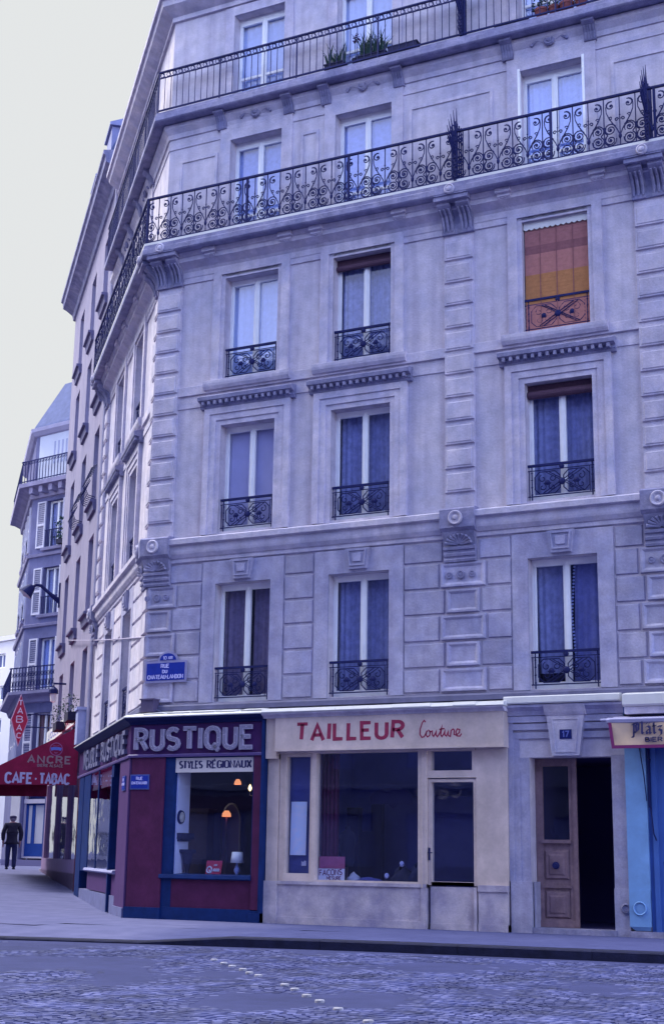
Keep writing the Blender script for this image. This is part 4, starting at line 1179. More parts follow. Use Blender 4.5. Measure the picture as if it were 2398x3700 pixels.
    m = MB(FRONT); m.lathe([(.14,0),(.14,.03),(.03,.07),(.02,.5),(.035,.9),(.018,1.3),(.018,1.82)], -14.34, -1.7, 10, .06); m.build('stand', WOOD, t)
    t = thing('arched_mirror', 'tall arch-topped mirror with a thin gilt edge at the back of the corner shop', 'mirror', (-14.75,2.6,.5))
    o = [(-14.96,.7),(-14.54,.7),(-14.54,1.75)]+[(-14.75+.21*math.cos(R(a)),1.75+.38*math.sin(R(a))) for a in range(15,180,15)]+[(-14.96,1.75)]
    m = MB(FRONT); m.prism(o, -2.62, -2.58); m.build('glass', mat('dim mirror', (.16,.10,.18), .5), t)
    m = MB(FRONT); m.ribbon(o, .03, -2.62, -2.56, closed=True); m.build('frame', BRASS, t)
    t = thing('dresser', 'dark wooden dresser standing in the shadows of the corner shop', 'dresser', (-15.5,2.2,.06))
    m = MB(FRONT); m.box(-15.75,-15.05,-2.45,-2.0,.06,1.0); m.box(-15.78,-15.02,-2.48,-1.97,1.0,1.05); m.box(-15.73,-15.07,-2.45,-2.2,1.05,1.95); m.box(-15.78,-15.02,-2.48,-2.15,1.95,2.02); m.build('carcass', mat('dark furniture', (.05,.025,.05), .5, .3, 8), t)
    m = MB(FRONT)
    for z in (.12,.42,.70): m.box(-15.70,-15.10,-2.0,-1.98,z,z+.25)
    m.build('drawer', mat('dark furniture', ()), t)

def tailor_shopfront():
    S = thing('tailor_shopfront', 'cream painted shopfront with hand-painted red lettering between the maroon shop and the doorway', 'shopfront', (-10.2,-.1,0))
    P = .12; T = FRONT
    mb = MB(T)
    mb.box(-12.44,-12.22,-.02,P,.70,3.52); mb.build('pier', CREAM, S)
    mb = MB(T); mb.box(-8.53,-7.99,-.02,P-.02,.72,2.95); mb.build('pier', CREAM, S)
    mb = MB(T)
    mb.box(-12.455,-12.205,-.02,P+.03,-.05,.71)
    mb.box(-12.205,-9.50,-.02,P-.01,.0,.66); mb.box(-12.205,-9.40,-.02,P+.02,.66,.715); mb.box(-12.205,-9.50,-.02,P+.012,-.05,.12)
    mb.box(-9.36,-8.57,-.06,P-.06,-.04,.68); mb.box(-8.50,-7.995,-.02,P+.005,-.05,.62); mb.box(-8.50,-7.99,-.02,P+.03,.62,.72); mb.box(-8.50,-7.995,-.02,P+.02,-.05,.11); mb.box(-9.36,-8.57,-.06,P-.045,-.04,.10)
    mb.box(-9.50,-9.41,-.02,P+.015,-.05,.66); mb.box(-8.575,-8.525,-.02,P+.01,-.05,.68)
    mb.build('stall_riser', CREAM_DK, S)
    mb = MB(T)
    mb.box(-12.22,-7.975,.0,P+.17,2.925,3.50); mb.box(-12.44,-12.22,.0,P+.10,2.80,3.50); mb.box(-12.225,-7.97,.0,P+.19,2.915,2.945)
    fa = mb.build('fascia', CREAM, S)
    mb = MB(T); mb.prism_u([(.0,3.50),(P+.18,3.50),(P+.20,3.53),(P+.26,3.56),(P+.27,3.58),(.0,3.585)], -12.46, -7.95); mb.build('cornice', STONE_TRIM, S)
    mb = MB(T); rnd = random.Random(11); u = -12.45
    while u < -7.95:
        w = min(rnd.uniform(.35,.9), -7.93-u); dz = rnd.uniform(-.008,.012)
        mb.prism_u([(.0,3.587),(P+.275,3.585),(P+.285,3.60+dz),(P+.26,3.655+dz),(.02,3.70),(.0,3.70)], u, u+w-.004); u += w
    mb.build('flashing', ZINC, S)
    # painted lettering
    b = MB(T); pf = P+.17
    jit = random.Random(2); g_, tw = lay('TAILLEUR', .30); k = 2.03/tw
    for ch, x, sts in g_:
        dz = jit.uniform(-.012,.012); sl = jit.uniform(-.01,.02)
        for st in sts: b.ribbon([(-11.80+(x+u)*k+sl*z, 3.105+dz+z*.265) for u, z in st], .058, pf, pf+.003, wv=.072)
    cur = [[(.26,.92),(.20,1.02),(.12,.9),(.03,.55),(.02,.25),(.10,.08),(.20,.12),(.27,.30),(.36,.46),(.30,.40),(.28,.22),(.34,.10),(.43,.18),(.46,.40),(.40,.47),(.44,.36),(.54,.42),(.55,.20),(.60,.12),(.68,.30),(.72,.44),(.70,.20),(.76,.10),(.86,.30),(.96,.72),(.93,.50),(.90,.20),(.95,.10),(1.02,.22),(1.08,.45),(1.07,.20),(1.14,.12),(1.22,.40),(1.21,.18),(1.27,.10)],
           [(.84,.50),(1.06,.54)], [(1.30,.06),(1.34,.42),(1.42,.50),(1.47,.44),(1.46,.20),(1.56,.16),(1.68,.30),(1.70,.46),(1.60,.50),(1.54,.34),(1.58,.12),(1.70,.10),(1.78,.24)]]
    for st in cur: b.ribbon([(-9.46+u*.425, 3.075+z*.30) for u, z in st], .022, pf, pf+.003)
    b.build('lettering', RED_PAINT, fa)
    # joinery
    mb = MB(T)
    mb.box(-12.22,-8.53,-.04,P+.02,2.88,2.925)
    rail4(mb, -12.11, -11.555, .80, 2.875, .045, -.03, P-.01); mb.box(-11.555,-11.475,-.03,P+.02,.71,2.88); mb.box(-12.21,-12.11,-.04,P-.03,.715,2.88)
    mb.box(-12.11,-11.555,-.03,P-.0,.715,.80)
    mb.box(-9.555,-9.40,-.03,P+.015,.66,2.90); mb.box(-9.49,-9.465,P+.015,P+.03,.66,2.9); mb.box(-11.475,-9.555,-.03,P+.01,.71,.745)
    mb.box(-9.40,-8.53,-.06,P-.02,2.44,2.56); mb.box(-9.40,-9.34,-.06,P-.04,2.56,2.88); mb.box(-8.60,-8.53,-.06,P-.02,2.56,2.88)
    fr = mb.build('window_frame', CREAM, S)
    mb = MB(T); rail4(mb, -9.395, -8.535, .70, 2.425, .055, -.05, P-.05); mb.box(-9.34,-8.59,-.05,P-.05,.70,.76); dr = mb.build('door', CREAM, S)
    mb = MB(T); mb.box(-9.385,-9.36,P-.05,P-.03,1.10,1.30); mb.tube([(-9.372,P-.04,1.22),(-9.372,P+.01,1.22),(-9.30,P+.01,1.22)], .010); mb.build('door_handle', IRON, dr)
    g = MB(T); g.poly((-9.34,P-.10,.75),(-8.59,P-.10,.75),(-8.59,P-.10,2.37),(-9.34,P-.10,2.37)); g.build('pane', GLASS_SHOP, dr)
    for u0,u1,z0,z1 in ((-12.07,-11.60,.84,2.83),(-11.475,-9.555,.745,2.88),(-9.34,-8.60,2.56,2.88)):
        g = MB(T); g.poly((u0,P-.09,z0),(u1,P-.09,z0),(u1,P-.09,z1),(u0,P-.09,z1)); g.build('pane', GLASS_SHOP, fr)
    # interior
    mb = MB(T)
    mb.poly((-12.4,-.05,0),(-12.4,-3.2,0),(-12.4,-3.2,3.5),(-12.4,-.05,3.5)); mb.poly((-8.02,-.05,0),(-8.02,-3.2,0),(-8.02,-3.2,3.5),(-8.02,-.05,3.5))
    mb.poly((-12.4,-3.2,0),(-8.02,-3.2,0),(-8.02,-3.2,3.5),(-12.4,-3.2,3.5)); mb.poly((-12.4,-.05,.08),(-8.02,-.05,.08),(-8.02,-3.2,.08),(-12.4,-3.2,.08)); mb.poly((-12.4,-.05,3.49),(-8.02,-.05,3.49),(-8.02,-3.2,3.49),(-12.4,-3.2,3.49))
    mb.build('interior', ROOM_BLUE, S)
    mb = MB(T); mb.box(-12.09,-11.56,-.10,-.08,.8,2.86); mb.build('backboard', mat('blue backing board', (.07,.085,.30), .8, .2, 4), S)
    mb = MB(T); mb.box(-11.54,-9.47,-.9,-.02,.66,.735); mb.build('display_shelf', mat('dark shelf', (.04,.03,.09), .7), S)
    curtain(T, -11.55, -11.20, .7, 2.9, -.25, .03, 5, 'red_curtain', mat('dark red curtain', (.085,.012,.05), .95, .3, 9), S)
    curtain(T, -9.60, -9.50, .7, 2.9, -.18, .02, 2, 'red_curtain', mat('dark red curtain', ()), S)
    mb = MB(T); mb.box(-11.91,-11.68,-2.2,-2.0,.08,2.03); mb.box(-11.265,-11.066,-1.85,-1.7,.08,2.10); mb.box(-11.68,-11.40,-2.4,-2.1,.08,1.60); mb.build('cupboard', mat('dark cupboard', (.022,.016,.07), .6, .2, 5), S)
    mb = MB(T); mb.box(-11.30,-8.2,-2.4,-2.35,.08,2.25); mb.build('partition', mat('lilac partition', (.20,.19,.42), .85, .15, 2), S)
    mb = MB(T); o = [(-10.78+.42*math.cos(R(a)),2.20+.16*math.sin(R(a))) for a in range(180,-1,-18)]+[(-10.36,2.07),(-10.66,2.07),(-10.74,1.99),(-10.84,2.07),(-11.20,2.07)]
    mb.prism(o, -1.52, -1.50); mb.build('pelmet', DARKER, S)
    return S

def tailor_items():
    T = FRONT; P = -.0
    m = MB(T); m.box(-11.45,-10.965,-.01,.008,.935,1.135); tag(m.build('notice_card', PINK_CARD), 'faded red card standing in the lower left of the tailor window', 'card')
    t = thing('price_card', 'white card with scrawled maroon lettering below the faded red card in the tailor window', 'card', (-11.21,-.02,.735))
    m = MB(T); m.box(-11.465,-10.965,-.005,.012,.737,.932); m.build('board', PAPER, t)
    m = MB(T)
    text(m, 'FACONS', -11.44, -11.01, .815, .09, .012, .015, .016, slope=.05); text(m, 'MESURE', -11.30, -11.03, .75, .055, .012, .015, .011)
    m.build('lettering', mat('maroon ink', (.13,.02,.10), .7), t)
    m = MB(T); m.add([(-12.03,-.006,1.15),(-11.72,-.006,1.15),(-11.71,-.006,2.06),(-12.02,-.006,2.06),(-12.03,.0,1.15),(-11.72,.0,1.15),(-11.71,.0,2.06),(-12.02,.0,2.06)], [(0,1,2,3),(4,5,6,7),(0,1,5,4),(1,2,6,5),(2,3,7,6),(3,0,4,7)])
    tag(m.build('notice', mat('pale blue notice', (.52,.66,.88), .8, .35, 9, col2=(.72,.70,.82))), 'long pale blue notice pinned inside the narrow side window of the tailor', 'notice')
    m = MB(T); m.prism([(-11.83,.97),(-11.74,.97),(-11.74,1.05),(-11.77,1.06),(-11.80,1.03),(-11.83,1.05)], -.066, -.06); tag(m.build('tag', PAPER), 'tiny white tag below the long notice in the narrow tailor window', 'tag')
    # cloth and oddments along the bottom of the window
    rnd = random.Random(8)
    def heap(u, w, h, m_, lab, name='cloth'):
        mb = MB(T); n = 14; k = 6
        q = []
        for j in range(k+1):
            for i in range(n):
                a = 2*PI*i/n; rr = math.cos(PI/2*j/k)*(1+.25*math.sin(3*a+j)+.12*rnd.random())
                q.append((u+w*rr*math.cos(a), -.22+.14*rr*math.sin(a), .735+h*math.sin(PI/2*j/k)*(1+.2*math.sin(2*a))))
        mb.add(q, [(j*n+i, j*n+(i+1)%n, (j+1)*n+(i+1)%n, (j+1)*n+i) for j in range(k) for i in range(n)])
        tag(mb.build(name, m_, smooth=True), lab, 'cloth')
    heap(-10.90, .10, .13, mat('pale folded cloth', (.42,.42,.56), .9), 'pale folded cloth lying beside the white card in the tailor window')
    heap(-10.62, .22, .06, mat('blue folded cloth', (.08,.09,.36), .9, .3, 9), 'blue cloth laid flat along the middle of the tailor window')
    heap(-9.98, .20, .24, SOIL, 'dark heap of cloth in the right half of the tailor window')
    heap(-9.70, .17, .28, mat('navy cloth', (.015,.02,.09), .9, .3, 9), 'taller navy heap of cloth in the right corner of the tailor window')
    for u, z, lab in ((-9.96,1.03,'pale ball of wool resting on the dark cloth in the tailor window'),(-10.24,.83,'small pale spool standing left of the dark cloth in the tailor window')):
        m = MB(T); m.lathe([(.001,-.05),(.03,-.035),(.042,0),(.03,.035),(.001,.05)], u, -.13, 10, z); tag(m.build('spool', mat('pale thread', (.40,.43,.80), .8), smooth=True), lab, 'spool')
    t = thing('tailor_dummy', 'dark tailor dummy standing far back in the tailor shop', 'dummy', (-11.6,1.4,.08))
    m = MB(T); m.lathe([(.10,.0),(.14,.12),(.12,.30),(.15,.48),(.13,.60),(.05,.66),(.045,.72)], -11.6, -1.4, 14, .95); m.build('torso', SOIL, t, smooth=True)
    m = MB(T); m.tube([(-11.6,-1.4,.1),(-11.6,-1.4,.95)], .02)
    for a in (0,120,240): m.tube([(-11.6,-1.4,.25),(-11.6+.2*math.cos(R(a)),-1.4+.2*math.sin(R(a)),.1)], .015)
    m.build('stand', WOOD, t)

def blue_shopfront():
    S = thing('blue_shopfront', 'light blue painted shopfront at the right edge beside the open doorway', 'shopfront', (-4,-.1,0))
    T = FRONT
    mb = MB(T); mb.box(-6.035,-5.70,-.02,.10,.70,3.42); mb.box(-6.03,-5.705,-.02,.12,.16,.70); mb.add([(-6.03,.12,.16),(-5.705,.12,.16),(-5.71,.09,.10),(-5.95,.08,.10)], [(0,1,2,3)])
    mb.build('pilaster', SKYBLUE, S)
    mb = MB(T); mb.disc(-5.865, .43, [(.105,.12),(.105,.14),(.095,.15),(.085,.14),(.08,.125),(.04,.13),(.001,.13)], 22); mb.build('rosette', SKYBLUE, S)
    mb = MB(T); mb.box(-5.70,-5.63,-.02,.05,.08,3.1); mb.box(-5.63,-5.55,-.02,.09,.08,3.1); mb.box(-5.55,-5.50,-.02,.06,.08,3.1); mb.box(-5.50,-1.5,-.02,.03,.08,1.15); mb.box(-5.50,-5.42,-.02,.055,1.15,3.1); mb.box(-5.38,-5.2,-.02,.045,.25,1.05); mb.box(-5.50,-1.5,-.02,.06,1.13,1.19)
    mb.build('joinery', SKYBLUE_DK, S)
    g = MB(T); g.poly((-5.42,.01,1.19),(-1.5,.01,1.19),(-1.5,.01,3.05),(-5.42,.01,3.05)); g.build('pane', GLASS_SHOP, S)
    mb = MB(T); mb.box(-5.6,-1.5,-2.5,-2.45,.1,3.4); mb.poly((-5.6,-.02,.1),(-5.6,-2.5,.1),(-5.6,-2.5,3.4),(-5.6,-.02,3.4)); mb.poly((-1.5,-.02,.1),(-1.5,-2.5,.1),(-1.5,-2.5,3.4),(-1.5,-.02,3.4)); mb.poly((-5.6,-.02,3.4),(-1.5,-.02,3.4),(-1.5,-2.5,3.4),(-5.6,-2.5,3.4)); mb.build('interior', ROOM_BLUE, S)
    mb = MB(T); mb.box(-6.04,-1.5,-.02,.12,-.05,.09); mb.build('plinth', STONE_DARK, S)
    mb = MB(T); mb.box(-6.03,-1.5,-.02,.10,3.05,3.52); mb.build('fascia', SKYBLUE_DK, S)
    mb = MB(T); mb.prism_u([(-.02,3.50),(.34,3.50),(.38,3.53),(.38,3.685),(.34,3.70),(-.02,3.76)], -5.97, -1.5); mb.build('flashing', ZINC, S)
    mb = MB(T); mb.box(-5.95,-1.5,.10,.33,3.385,3.495); mb.build('soffit', STONE_TRIM, S)
def beer_awning():
    A = thing('beer_awning', 'rolled awning with a cream valance lettered in navy blackletter above the blue shopfront', 'awning', (-4,-.4,2.8))
    T = FRONT
    mb = MB(T); mb.prism_u([(.10,3.30),(.50,3.265),(.505,3.29),(.10,3.375)], -6.15, -1.5); mb.tube([(-6.30,.47,3.285),(-1.5,.47,3.285)], .022, 8); mb.tube([(-6.20,.45,3.27),(-1.5,.45,3.27)], .05, 8); mb.build('roller_case', mat('grey painted roller case', (.42,.40,.60), .6, .2, 5), A)
    mb = MB(T); n = 40; q = []
    for j in range(9):
        for i in range(n+1):
            u = -6.16+4.66*i/n; z = 3.235-.39*j/8
            q.append((u+.05*j/8*(1 if i==0 else 0), .47+.012*math.sin(u*7+j*.5)+.010*math.sin(u*17-j*.9)*(j/8), z))
    w = n+1
    mb.add(q, [(j*w+i, j*w+i+1, (j+1)*w+i+1, (j+1)*w+i) for j in range(8) for i in range(n)])
    va = mb.build('valance', mat('cream valance cloth', (.74,.54,.36), .85, .35, 2.2, col2=(.50,.37,.31)), A, smooth=True)
    mb = MB(T)
    mb.ribbon([(-6.145,3.235),(-6.10,2.862),(-1.5,2.862)], .05, .497, .503); mb.build('border', mat('maroon border tape', (.17,.02,.12), .8), va)
    # blackletter, drawn with a broad nib held aslant
    mb = MB(T)
    def nib(pts, w=.040, ang=40):
        dx, dz = math.cos(R(ang))*w/2, math.sin(R(ang))*w/2
        for (a,b),(c,d) in zip(pts[:-1], pts[1:]):
            mb.prism([(a-dx,b-dz),(a+dx,b+dz),(c+dx,d+dz),(c-dx,d-dz)], .498, .504)
    def letter(u, strokes, k=.165, z0=3.055):
        for s in strokes: nib([(u+x*k, z0+y*k) for x, y in s])
    letter(-5.80, [[(.15,.95),(.22,.8),(.18,-.25)], [(.0,.85),(.2,.95),(.5,1.0),(.66,.85),(.64,.35),(.42,.12),(.2,.2)], [(.0,-.25),(.2,-.3)], [(.42,.9),(.44,.2)]])
    letter(-5.655, [[(.05,1.12),(.12,1.0),(.10,.12),(.2,.0),(.28,.1)]])
    letter(-5.585, [[(.05,.62),(.25,.72),(.42,.58),(.40,.1),(.52,.0)], [(.40,.42),(.12,.30),(.10,.08),(.22,.0),(.40,.14)], [(.12,.96),(.15,.93)], [(.36,.96),(.39,.93)]])
    letter(-5.475, [[(.12,1.0),(.15,.1),(.26,.0),(.36,.1)], [(.0,.70),(.34,.72)]])
    letter(-5.395, [[(.02,.66),(.40,.68),(.12,.38),(.36,.26),(.34,-.1),(.10,-.22)]])
    text(mb, 'BIER', -5.59, -5.33, 2.935, .062, .498, .504, .017)
    mb.build('lettering', INK, va)
    mb = MB(T); mb.tube([(-5.80,.10,2.92),(-5.72,.16,2.42),(-5.70,.12,2.05)], .009); mb.tube([(-5.655,.10,2.85),(-5.66,.12,2.0),(-5.655,.11,1.95)], .02); mb.tube([(-5.645,.11,1.95),(-5.60,.16,1.55),(-5.57,.12,1.45)], .012); mb.tube([(-5.655,.10,2.70),(-5.62,.17,2.68)], .02); mb.build('crank_arm', BLUE_DK, A)

def plates():
    t = thing('street_plate', 'blue enamel street plate with an arched top on the corner stone above the shop', 'street sign', (-14.7,-.08,4.23))
    mb = MB(FRONT); a = arc(-14.66,4.66,.225,.175,0,180,11)
    mb.prism([(-15.16,4.25),(-14.245,4.25),(-14.245,4.66)]+a+[(-15.16,4.66)], .062, .085); mb.build('rim', mat('grey enamel rim', (.30,.29,.50), .5, .2, 9), t)
    mb = MB(FRONT); mb.box(-15.125,-14.285,.084,.092,4.295,4.62); mb.prism([(u,z) for u,z in arc(-14.66,4.67,.18,.13,0,180,11)], .084, .092); mb.build('enamel', ENAMEL, t)
    mb = MB(FRONT)
    text(mb, 'RUE', -14.80,-14.63, 4.53, .065, .092, .096, .014, wv=.020); text(mb, 'DU', -14.765,-14.665, 4.43, .055, .092, .096, .012, wv=.018)
    text(mb, 'CHATEAU-LANDON', -15.09,-14.315, 4.325, .068, .092, .096, .012, wv=.019, gap=.2)
    text(mb, '10', -14.76,-14.69, 4.685, .055, .092, .096, .012); text(mb, 'ARR', -14.65,-14.555, 4.685, .05, .092, .096, .010)
    mb.build('lettering', ENAMEL_WH, t)
    def small(T, u0, u1, p, lab):
        t = thing('street_plate', lab, 'street sign', T((u0+u1)/2, p, 2.28))
        mb = MB(T); mb.box(u0,u1,p,p+.02,2.28,2.55); mb.build('rim', ENAMEL_RIM, t)
        mb = MB(T); mb.box(u0+.022,u1-.022,p+.02,p+.026,2.302,2.528); mb.build('enamel', ENAMEL, t)
        mb = MB(T); c = (u0+u1)/2; text(mb, 'RUE', c-.065, c+.065, 2.455, .048, p+.026, p+.03, .013); text(mb, 'CHATEAU', u0+.04, c+.035, 2.375, .045, p+.026, p+.03, .010); text(mb, 'LANDON', c+.055, u1-.035, 2.375, .045, p+.026, p+.03, .010)
        mb.build('lettering', ENAMEL_WH, t)
    small(FRONT, -15.26, -14.85, .242, 'small square blue street plate on the maroon front pier of the corner shop')
    small(SIDE, -.62, -.22, .242, 'small blue street plate seen edge-on round the corner on the side of the maroon pier')
    t = thing('number_plate', 'small dark blue house number plate on the keystone over the open doorway', 'number plate', (-6.98,-.13,3.03))
    mb = MB(FRONT); mb.box(-7.075,-6.875,.128,.142,3.035,3.185); mb.build('enamel', mat('navy enamel', (.010,.016,.13), .3, .3, 10), t)
    mb = MB(FRONT); text(mb, '17', -7.025,-6.925, 3.065, .09, .142, .146, .016, wv=.02); mb.build('lettering', mat('faded number', (.12,.15,.45), .4), t)
    t = thing('junction_box', 'dark cable box fixed at the corner above the shop fascia', 'box', (-15.0,-.12,3.66))
    mb = MB(FRONT); mb.box(-15.12,-14.84,.02,.24,3.70,3.92); mb.box(-15.14,-14.82,.02,.26,3.92,3.945); mb.build('case', mat('dull brown box', (.10,.08,.17), .7, .3, 6), t)
    mb = MB(FRONT); mb.tube([(-14.84,.13,3.74),(-14.78,.13,3.72),(-14.74,.10,3.68)], .02); mb.build('pipe', ZINC_DK, t)
    mb = MB(); a = Vector((XC+.0,-.07,5.14)); b = Vector(SIDE(-14.25,.12,7.05)); n = 10
    mb.tube([tuple(a.lerp(b,i/n)+Vector((0,0,-.03*4*(i/n)*(1-i/n)))) for i in range(n+1)], .016, 5)
    tag(mb.build('cable', mat('pale cable sleeve', (.36,.32,.44), .7)), 'pale cable running from the corner stone to a window sill of the plain house', 'cable')

# ================================================================== the side street
def plain_building():
    """rendered house that carries on the corner building's side wall; the cafe is in its ground floor"""
    B = thing('plain_building', 'plain lilac rendered house with narrow windows beyond the corner building on the side street', 'building', (SIDE(-14,-3,0.2)))
    u0, u1 = -19.3, -SL-.01; T = SIDE
    cols = [(-11.25,-10.15),(-14.30,-13.20),(-17.40,-16.30)]
    rows = [(4.35,6.35),(7.25,9.35),(10.25,12.35),(13.25,15.3),(16.1,18.0)]
    mb = MB(T)
    wall_holes(mb, u0, u1, 0, 19.0, [(a,b,*r) for a,b in cols for r in rows]+[(-18.6,-9.4,.75,3.3)], .30)
    mb.poly((u0,0,0),(u0,-9,0),(u0,-9,19.0),(u0,0,19.0))
    mb.build('wall', STONE_SIDE, B)
    mb = MB(T); mb.poly((u0+.1,-.6,3.4),(u1,-.6,3.4),(u1,-.6,19),(u0+.1,-.6,19)); mb.poly((u0+.01,-.05,18.98),(u1,-.05,18.98),(u1,-.7,18.98),(u0+.01,-.7,18.98)); mb.build('inner_wall', DARK, B)
    mb = MB(T); mb.prism_u([(-.02,18.75),(.06,18.78),(.10,18.95),(.30,19.10),(.42,19.16),(.44,19.34),(.50,19.38),(.50,19.48),(-.02,19.55)], u0-.3, u1+.02); mb.build('cornice', STONE_DARK, B)
    mb = MB(T); mb.prism_u([(.30,19.50),(.30,19.56),(-.5,21.3),(-4,22.0),(-4,19.5)], u0, u1)
    rf = mb.build('roof', SLATE, B)
    for c in (-10.4,-13.7):
        mb = MB(T); mb.box(c-.55,c+.55,-.6,.15,19.55,21.0); mb.prism_u([(-.7,21.0),(.22,21.0),(.22,21.08),(-.3,21.3),(-.7,21.3)], c-.65, c+.65); mb.build('dormer', mat('zinc dormer', (.24,.25,.46), .6, .2, 4), rf)
    for a,b in cols:
        for z0,z1 in rows:
            m = MB(T); rail4(m, a, b, z0, z1, .06, -.28, -.22); m.box((a+b)/2-.04,(a+b)/2+.04,-.28,-.21,z0+.06,z1-.06); W = m.build('window', mat('grey joinery', (.45,.43,.58), .6), B)
            g = MB(T); g.poly((a+.06,-.25,z0+.06),(b-.06,-.25,z0+.06),(b-.06,-.25,z1-.06),(a+.06,-.25,z1-.06)); g.build('pane', GLASS, W)
            s = MB(T); s.prism_u([(-.25,z0-.01),(.17,z0-.02),(.17,z0-.08),(.10,z0-.10),(.07,z0-.30),(-.01,z0-.32)], a-.14, b+.14); s.build('sill', mat('dark stained sill', (.15,.14,.27), .85, .3, 6), W)
            curtain(T, a+.05, b-.05, z0, z1, -.35, .02, 6, 'curtain', CURT_DK, W)
    # window guards that stand proud of two windows
    for (a,b), z0 in ((cols[0], 10.25),(cols[1], 10.25)):
        m = MB(T)
        for u in [a-.05+(b-a+.1)*k/6 for k in range(7)]:
            m.tube([(u,.02,z0+.05),(u,.22,z0+.10),(u,.30,z0+.30),(u,.18,z0+.48),(u,.24,z0+.62),(u,.16,z0+.85),(u,.02,z0+.95)], .014, 4)
        for p, z in ((.30,.30),(.24,.62),(.10,.92)): m.tube([(a-.05,p,z0+z),(b+.05,p,z0+z)], .014, 4)
        m.build('window_guard', IRON, B)
    m = MB(T); m.tube([(-8.62,.06,.3),(-8.62,.06,18.7)], .05, 8)
    for z in (3.5,7,10.5,14): m.box(-8.69,-8.55,.0,.09,z,z+.05)
    m.build('drain_pipe', mat('grey drain pipe', (.40,.38,.52), .6, .2, 6), B)
    # cafe front under the awning
    m = MB(T)
    for u in (-18.65,-15.4,-12.3,-9.55): m.box(u-.13,u+.13,-.05,.06,.3,3.4)
    m.box(-18.7,-9.4,-.06,.05,3.1,3.4); m.box(-18.7,-9.4,-.04,.10,.15,.95)
    cf = m.build('cafe_front', mat('mauve cafe joinery', (.30,.20,.36), .6, .2, 5), B)
    m = MB(T); m.box(-19.3,-8.6,.0,.10,-.1,.62); m.build('plinth', STONE_SIDE, B)
    g = MB(T); g.poly((-18.6,-.02,.9),(-9.5,-.02,.9),(-9.5,-.02,3.1),(-18.6,-.02,3.1)); g.build('pane', glass('cafe glass', (.5,.55,.7), ior=1.8, ripple=.2, base=.10), cf)
    m = MB(T); m.poly((-18.6,-2.5,.2),(-9.4,-2.5,.2),(-9.4,-2.5,3.4),(-18.6,-2.5,3.4)); m.poly((-18.6,-.1,.3),(-9.4,-.1,.3),(-9.4,-2.5,.3),(-18.6,-2.5,.3)); m.build('interior', DARK, B)
    m = MB(T); m.tube([(-9.15,.10,.2),(-9.15,.10,2.9)], .045, 8); m.build('post', mat('oxblood post', (.10,.02,.035), .6), B)
    m = MB(T); m.box(-9.32,-8.75,.02,.12,1.35,2.45); nb = m.build('menu_board', mat('dark menu board', (.06,.03,.07), .6), B)
    m = MB(T)
    for z in (1.55,1.85,2.12): m.box(-9.25,-8.85,.121,.125,z,z+.16)
    m.build('menu', mat('menu card', (.35,.33,.45), .8, .3, 20), nb)
    m = MB(T); m.box(-9.2,-8.7,.05,.30,3.72,4.55); m.box(-9.25,-8.65,.02,.34,4.55,4.62); m.build('shutter_box', mat('pale blue awning housing', (.34,.37,.62), .7, .2, 5), B)

